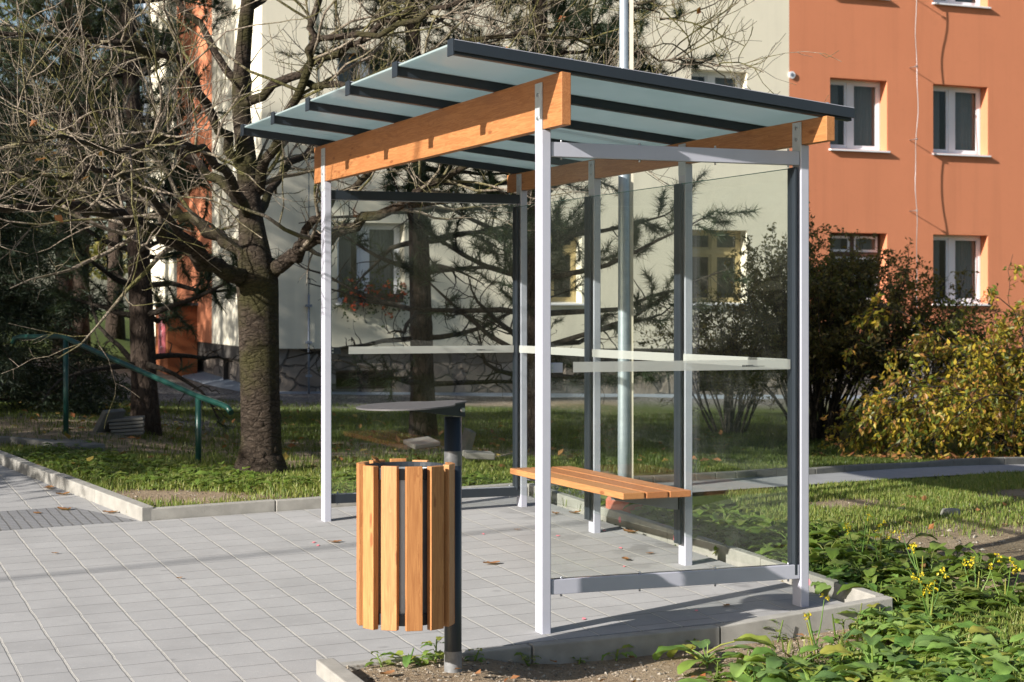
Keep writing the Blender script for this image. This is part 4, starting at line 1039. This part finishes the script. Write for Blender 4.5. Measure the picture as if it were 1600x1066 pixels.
def weed(lb_, sb, X, Y, size, nl, r, tall=0, mat_l=None, h=None, lobes=True):
    z = (ground_z(X, Y) if h is None else h)
    for i in range(nl):
        a_ = 2*pi*i/nl*1.6 + r.uniform(-.5,.5); e_ = r.uniform(.2,.85); z1 = z + r.random()*tall
        d = Vector((cos(a_), sin(a_), e_)); st_ = size*r.uniform(.3,.9); p0 = Vector((X, Y, z1 - .01)); p1 = p0 + d.normalized()*st_
        if sb is not None: sb.tube([p0, p0.lerp(p1,.5) + Vector((0,0,.01)), p1], [.004*size/.12, .0032*size/.12, .0025*size/.12], 4, False)
        d2 = Vector((d.x, d.y, d.z*.35)); leaf(lb_, p1, d2, size*r.uniform(.8,1.25), size*r.uniform(.5,.75), r, r.uniform(.3,.9), lobes)
    if tall and sb is not None: sb.tube([(X,Y,z),(X+r.gauss(0,.02),Y+r.gauss(0,.02),z+tall)], [.005,.003], 5, False)
def patch(name, label, fn, n, s0, s1, seed, mat, tall=0.0, nl=(4,7), margin=.14):
    r = random.Random(seed); b = MB(); sb = MB(); c = 0; k = 0
    while c < n and k < n*30:
        k += 1; X, Y, ok = fn(r)
        if not ok or in_paving(X, Y) > -margin: continue
        c += 1; weed(b, sb, X, Y, r.uniform(s0, s1), r.randint(*nl), r, tall*r.random())
    o = b.build(name, mat); tag(o, label, 'weeds', kind='stuff')
    o2 = sb.build('weed_stalks', mat, o); tag(o2, kind='stuff'); return o
def inpoly(x, y, P):
    c = False; j = len(P)-1
    for i in range(len(P)):
        if ((P[i][1] > y) != (P[j][1] > y)) and (x < (P[j][0]-P[i][0])*(y-P[i][1])/(P[j][1]-P[i][1]) + P[i][0]): c = not c
        j = i
    return c
def gpx(px, py, dz=0.0):      # picture point on the paving plane (for laying out the planting outline)
    k = (px-800)/FPX; mm = (py-HY)/FPX; Y = (CAMZ + .0142*.139 + .0406*8.009 - dz)/(mm + .0142*k + .0406); return (k*Y, Y)
PA = [gpx(*p, -.05) for p in ((1120,1100),(1170,1050),(1290,1030),(1400,1025),(1480,1010),(1620,1025),(1700,1050),(1700,1190),(1080,1190))]
PB = [gpx(*p, .02) for p in ((1268,930),(1268,875),(1330,895),(1420,930),(1500,985),(1600,1020),(1600,1050),(1480,1020),(1420,995),(1350,950))]
PC = [xy(u, v) for u, v in ((-.5, 1.72), (-.5, 2.5), (.6, 2.45), (1.6, 2.2), (3.2, 1.95), (3.4, 1.7))]
PD = [gpx(*p, .02) for p in ((0,715),(90,690),(200,715),(330,735),(470,755),(500,770),(380,768),(250,762),(120,752))]
PE = [gpx(*p, .02) for p in ((505,778),(520,750),(640,748),(800,750),(830,756),(800,768),(640,772))]
def poly_fn(P, jit=.05):
    x0, x1 = min(p[0] for p in P), max(p[0] for p in P); y0, y1 = min(p[1] for p in P), max(p[1] for p in P)
    def f(r):
        x, y = r.uniform(x0,x1), r.uniform(y0,y1); return x, y, inpoly(x + r.gauss(0,jit), y + r.gauss(0,jit), P)
    return f
patch('weed_bed', 'big leafy green weeds filling the near right corner', poly_fn(PA), 190, .075, .165, 71, wl, .08, margin=.26)
patch('weed_bed', 'small pale seedlings between the big weeds in the near right corner', poly_fn(PA, .2), 150, .035, .07, 171, wl2, .10, margin=.2)
patch('weed_bed', 'small pale seedlings among the weeds right of the near glass wall', poly_fn(PB, .2), 120, .03, .065, 172, wl2, .12)
patch('weed_bed', 'leafy green weeds spreading right from the near glass wall', poly_fn(PB), 170, .07, .125, 72, wl, .07)
patch('weed_bed', 'pale leafy weeds along the kerb behind the glass back wall', poly_fn(PC), 230, .08, .14, 73, wl2, .12)
patch('weed_bed', 'low weeds along the raised kerb at the left', poly_fn(PD, .12), 380, .05, .085, 74, wl2, .07, margin=.22)
patch('weed_bed', 'low pale weeds behind the far glass wall', poly_fn(PE, .1), 110, .05, .085, 75, wl2, .08)
r = random.Random(80)
def single(label, px, py, size, nl, seed, tall=.0, mat=None, dz=-.06, flowers=0, group=None):
    r = random.Random(seed); X, Y = gpx(px, py, dz)
    for _ in range(4):
        X, Y = gpx(px, py, max(-.12, min(.05, soil_z(X, Y) - plane_z(X, Y))))
    k = 0
    while in_paving(X, Y) > -.12 and k < 14: Y -= .03; k += 1
    z = ground_z(X, Y); root = empty('weed_plant', (X, Y, z), 0, label, 'weed', group)
    b = MB(); sb = MB(); weed(b, sb, 0, 0, size, nl, r, tall, h=0)
    if flowers:
        fbm_ = MB(); hs = []
        for _ in range(max(1, flowers//3)):
            tip = Vector((r.gauss(0,.05), r.gauss(0,.05), tall*.8 + r.uniform(.04,.13))); sb.tube([(0,0,tall*.3), tip*.6, tip], [.004,.003,.002], 5, False)
            for _ in range(3): hs.append(tip + rv(r,.014))
        for h_ in hs: cards(fbm_, [h_ + rv(r,.004) for _ in range(6)], .013, .8, .8, .6, .3, int(abs(h_.x)*1e5) % 997)
        fo = fbm_.build('blossom', m_leaf('yellow_petals', [(.65,.50,.02), (.75,.62,.04)], .5, .3) if 'yp' not in M else M['yp'], root)
    b.build('leaves', mat or wl, root); sb.build('stalk', mat or wl, root); return root
M['yp'] = m_leaf('yellow_petals', [(.65,.50,.02), (.75,.62,.04)], .5, .3)
single('broad toothed weed leftmost of the near right bed', 1105, 1045, .16, 9, 81, .10, None, -.08)
single('single leafy weed at the kerb foot near the front post', 958, 1003, .05, 7, 82, .05)
single('small pale weed sprout below the flush kerb', 826, 1018, .035, 9, 83, .06, wl2)
single('tall seedy weed sprout beside the flush kerb', 1196, 968, .035, 10, 84, .10, wl2)
single('long leaved weed between the kerb end and the bin post', 702 - 60, 1022, .075, 6, 85, .06, None, -.07)
single('leafy weed leaning on the bin post foot', 683, 1020, .055, 9, 86, .10, None, -.07)
single('thin tall weed sprouting at the kerb corner by the bin', 560, 1035, .045, 9, 87, .09, wl2, -.07)
single('wide low weed at the soil edge just left of the bin post', 655, 1040, .05, 8, 101, .04, wl, -.07)
single('feathery sprout on the bare soil right of the bin post', 742, 1030, .03, 10, 102, .05, wl, -.07)
single('small weed on the bare soil below the middle of the flush kerb', 905, 1035, .03, 8, 103, .03, wl2, -.07)
single('sprout under the near end rail at the kerb foot', 1070, 985, .03, 8, 104, .06, wl2, -.07)
single('small weed tuft right of the kerb corner by the bin', 600, 1030, .04, 8, 88, .05, wl2, -.07)
for i, (px, py, s_, tall, lab) in enumerate([(1452,985,.09,.16,'yellow flowering weed with a thick bloom beside the near right bed'),(1345,900,.06,.24,'tall yellow flowering stem behind the shelter corner post'),
    (1375,915,.06,.26,'yellow flowering stem at the middle of the right weeds'),(1440,935,.06,.18,'yellow flowering stem at the edge of the bare sandy ground'),
    (1525,960,.06,.20,'yellow flowering stem in the weeds towards the right edge'),(1570,965,.06,.18,'yellow flowering stem farthest right'),(1275,1030,.08,.16,'yellow flowering weed in the middle of the near right bed')]):
    single(lab, px, py, s_*.8, 4, 90+i, tall, None, -.03, 9 if i else 18)

# stones and crumbs of gravel
def pebbles(name, label, fn, n, s0, s1, mat, seed):
    r = random.Random(seed); b = MB(); c = 0; k = 0
    while c < n and k < n*20:
        k += 1; X, Y, ok = fn(r)
        if not ok or in_paving(X, Y) > -.06: continue
        c += 1; s_ = s0*(s1/s0)**(r.random()**2); z = ground_z(X, Y)
        vs_ = [Vector((x, y, zz)) for x, y, zz in ((1,0,0),(-1,0,0),(0,1,0),(0,-1,0),(0,0,.7),(0,0,-.7))]; vs_ = [Vector((v.x*r.uniform(.6,1.2), v.y*r.uniform(.6,1.2), v.z*r.uniform(.6,1)))*s_ for v in vs_]
        q = Euler((0,0,r.uniform(0,6))).to_matrix(); b.add([q @ v + Vector((X, Y, z + s_*.2)) for v in vs_], [(0,2,4),(2,1,4),(1,3,4),(3,0,4),(2,0,5),(1,2,5),(3,1,5),(0,3,5)])
    tag(b.build(name, mat), label, 'gravel', kind='stuff')
stm = m_leaf('stone_crumbs', [(.10,.085,.07), (.22,.18,.14), (.34,.29,.23), (.42,.38,.32)], .9, 0.0, .2)
PN = [gpx(*p, -.08) for p in ((540,1040),(720,1015),(1000,990),(1250,965),(1400,970),(1400,1020),(1200,1090),(540,1110))]
pebbles('gravel_crumbs', 'small stones in the bare soil around the bin post', poly_fn(PN), 2600, .003, .014, stm, 101)
PS = [gpx(*p) for p in ((1290,780),(1600,770),(1600,900),(1500,930),(1300,850))]
pebbles('gravel_crumbs', 'small stones on the sandy ground right of the shelter', poly_fn(PS), 700, .004, .02, stm, 102)
PG = [gpx(*p) for p in ((60,790),(180,740),(330,745),(500,770),(490,795),(230,812))]
pebbles('gravel_crumbs', 'small stones on the bare patch behind the raised kerb', poly_fn(PG), 600, .004, .014, stm, 103)

# fallen leaves on the paving, one object each
dl = M['deadleaf']
def fallen(px, py, s_, seed, label, dz=.0, on_soil=False):
    r = random.Random(seed); X, Y = gpx(px, py, dz); z = ground_z(X, Y) + .012 if on_soil else plane_z(X, Y) + .006
    b = MB(); n = 7; a_ = r.uniform(0,6.28); R = Matrix.Rotation(a_, 3, 'Z'); cu = r.uniform(.15,.45)
    rows = []
    for i in range(n+1):
        t = i/n; x = (t-.5)*s_; w_ = s_*.32*sin(pi*min(1,t*.96+.02))**.8*(1+.25*sin(t*17+seed)); h = cu*s_*(t-.5)**2*1.6
        rows.append([R @ Vector((x,-w_,h+cu*w_*.8*r.uniform(.4,1.2))), R @ Vector((x,0,h*.6)), R @ Vector((x,w_,h+cu*w_*.8*r.uniform(.4,1.2)))])
    vs_ = [v for q in rows for v in q]; fs = []
    for i in range(n): fs += [(i*3,i*3+1,i*3+4,i*3+3),(i*3+1,i*3+2,i*3+5,i*3+4)]
    b.add(vs_, fs, True); o = b.build('fallen_leaf', dl); o.location = (X, Y, z); tag(o, label, 'leaf', 'fallen leaves'); return o
for i, (px, py, s_, lab) in enumerate([(523,848,.085,'curled brown leaf on the paving left of the timber bin'),(768,882,.10,'crumpled brown leaf on the paving between bin and front post'),(76,764,.11,'orange leaf on the far footpath beside the raised kerb'),
    (98,774,.10,'brown leaf on the footpath just below the orange one'),(58,803,.075,'small leaf at the left part of the dark cobble strip'),(100,798,.11,'dark curled leaf at the top edge of the cobble strip'),(172,802,.10,'red brown leaf at the right end of the cobble strip'),
    (86,866,.04,'tiny leaf scrap on the open paving at the left'),(978,876,.07,'yellow brown leaf on the paving behind the near glass pane'),(1015,866,.05,'small tan leaf right of the yellow brown one behind the near pane'),
    (985,833,.11,'rust leaf lying against the kerb below the bench'),(898,803,.08,'flat leaf beneath the far end of the bench'),(868,804,.06,'dull leaf near the far back post foot'),(1135,948,.05,'small dry leaf on the paving below the near bottom rail'),(808,829,.04,'tiny pale leaf between the front and back posts'),
    (280,905,.035,'small leaf scrap in the middle of the open paving')]):
    fallen(px, py, s_, 200+i, lab)
for i, (px, py, s_, lab) in enumerate([(308,766,.13,'pale orange leaf on the bare patch behind the raised kerb'),(402,772,.13,'bright orange leaf in the verge grass left of the far post'),(415,766,.11,'tan leaf just above the bright orange one in the verge'),(385,768,.07,'dark brown leaf left of the two verge leaves'),
    (238,747,.09,'leaf at the shaded edge of the bare patch'),(1430,786,.15,'long orange leaf in the sunlit grass on the right'),(910+430,915,.09,'orange leaf under the weeds by the shelter corner'),(605,1058,.075,'orange leaf on the soil beside the near kerb corner')]):
    fallen(px, py, s_, 230+i, lab, .0 if px < 1000 else -.02, True)
# many far fallen leaves on the shaded lawn
r = random.Random(77); cen = []
for _ in range(420):
    Y = 13.8 + 10*r.random(); X = r.uniform(-.28,.12)*Y
    if in_paving(X, Y) < -.1: cen.append(Vector((X, Y, ground_z(X, Y) + .03)))
for _ in range(700):
    X, Y = r.gauss(5.3, 1.0), r.gauss(17.8, 1.0)
    if not on_path(X, Y) and Y > 16.2: cen.append(Vector((X, Y, ground_z(X, Y) + .04)))
b = MB(); cards(b, cen, .085, .6, 2.5, .3, .3, 78, [(r.gauss(0,1), r.gauss(0,1), .1) for _ in cen]); tag(b.build('leaf_litter', m_leaf('leaf_litter_leaves', [(.28,.09,.03), (.35,.16,.06), (.33,.25,.05), (.22,.10,.05)], .8, .2)), 'scattered autumn leaves on the shaded lawn', 'leaves', kind='stuff')
r = random.Random(66); cen = []
for P_, n_ in ((PA, 70), (PB, 50), (PN, 45), (PS, 40)):
    f_ = poly_fn(P_, .15)
    for _ in range(n_):
        X, Y, ok = f_(r)
        if in_paving(X, Y) < -.1: cen.append(Vector((X, Y, ground_z(X, Y) + .02 + .05*r.random()*(P_ is PA))))
b = MB(); cards(b, cen, .05, .6, 2.0, .4, .35, 79, [(r.gauss(0,1), r.gauss(0,1), .15) for _ in cen]); tag(b.build('leaf_litter', dl), 'small dry leaves and scraps on the soil around the near right weeds', 'leaves', kind='stuff')
# dry leaf stuck on the bin rim: lies on the bin
o = fallen(588, 985, .075, 260, 'dry tan leaf caught on the rim of the timber bin'); o.location = (BX - .118, BY - .10, .845); o.rotation_euler = (.3, .6, .4)

# loose slabs on the lawn
def slab(label, px, py, Y, size, rot, seed, group=None, dz=0):
    p = at(px, py, Y); b = MB(); b.box((0,0,0), size); o = b.build('paving_slab', M['kerbdark'], bevel=.008); o.location = (p.x, p.y, max(p.z, ground_z(p.x, p.y) + dz)); o.rotation_euler = rot; return tag(o, label, 'slab', group)
slab('small slab leaning against the slab pile on the lawn', 170, 665, 17.0, (.05,.32,.26), (0,.55,-.4), 1, 'loose slabs', .1)
for i in range(5):
    slab(['bottom slab of the small pile on the lawn','second lowest slab of the pile on the lawn','middle slab of the pile on the lawn','fourth slab of the pile on the lawn','top slab of the pile on the lawn'][i], 200 - i*.7, 680 - i*5.2, 17.1, (.30 + .01*i, .30, .028), (0,-.06,.15 + .05*(i % 2)), 2+i, 'loose slabs', .02 + .033*i)
slab('flat broken slab on the earth seen through the far pane', 659, 692, 15.6, (.24,.3,.04), (.1,-.1,.4), 8, 'loose slabs', .03)
slab('broken slab lying right of the bin post on the earth', 748, 711, 14.6, (.24,.2,.05), (.05,.05,.2), 9, 'loose slabs', .03)
slab('upright broken slab piece standing in the earth behind the bin post', 730, 690, 15.0, (.06,.2,.2), (.1,.25,.3), 10, 'loose slabs', .08)
b = MB(); p0 = at(750, 682, 15.4); b.tube([(p0.x-.12,p0.y,ground_z(p0.x,p0.y)+.03),(p0.x+.1,p0.y,ground_z(p0.x,p0.y)+.02),(p0.x+.35,p0.y+.1,ground_z(p0.x,p0.y)+.07)], [.008,.012,.006], 6)
tag(b.build('fallen_branch', M['twig']), 'bare fallen branch on the shaded earth behind the far glass wall', 'branch')
stone = lambda label, px, py, s_, seed: None
r = random.Random(5)
for (px, py, s_, lab) in ((1486,808,.075,'pale flat stone in the grass right of the shelter'),(1408,800,.035,'small white stone left of the flat stone in the grass')):
    X, Y = gpx(px, py); b = MB(); N_ = 10
    top = [(s_*cos(2*pi*i/N_)*r.uniform(.75,1.1), s_*.7*sin(2*pi*i/N_)*r.uniform(.75,1.1), 0) for i in range(N_)]
    b.add([(x,y,-.02) for x,y,_ in top] + [(x*.7,y*.7,s_*.45*r.uniform(.8,1.1)) for x,y,_ in top], [(i,(i+1)%N_,N_+(i+1)%N_,N_+i) for i in range(N_)] + [tuple(range(N_,2*N_))])
    o = b.build('stone', M['kerb'], bevel=.004); o.location = (X, Y, ground_z(X, Y) + .01); tag(o, lab, 'stone')
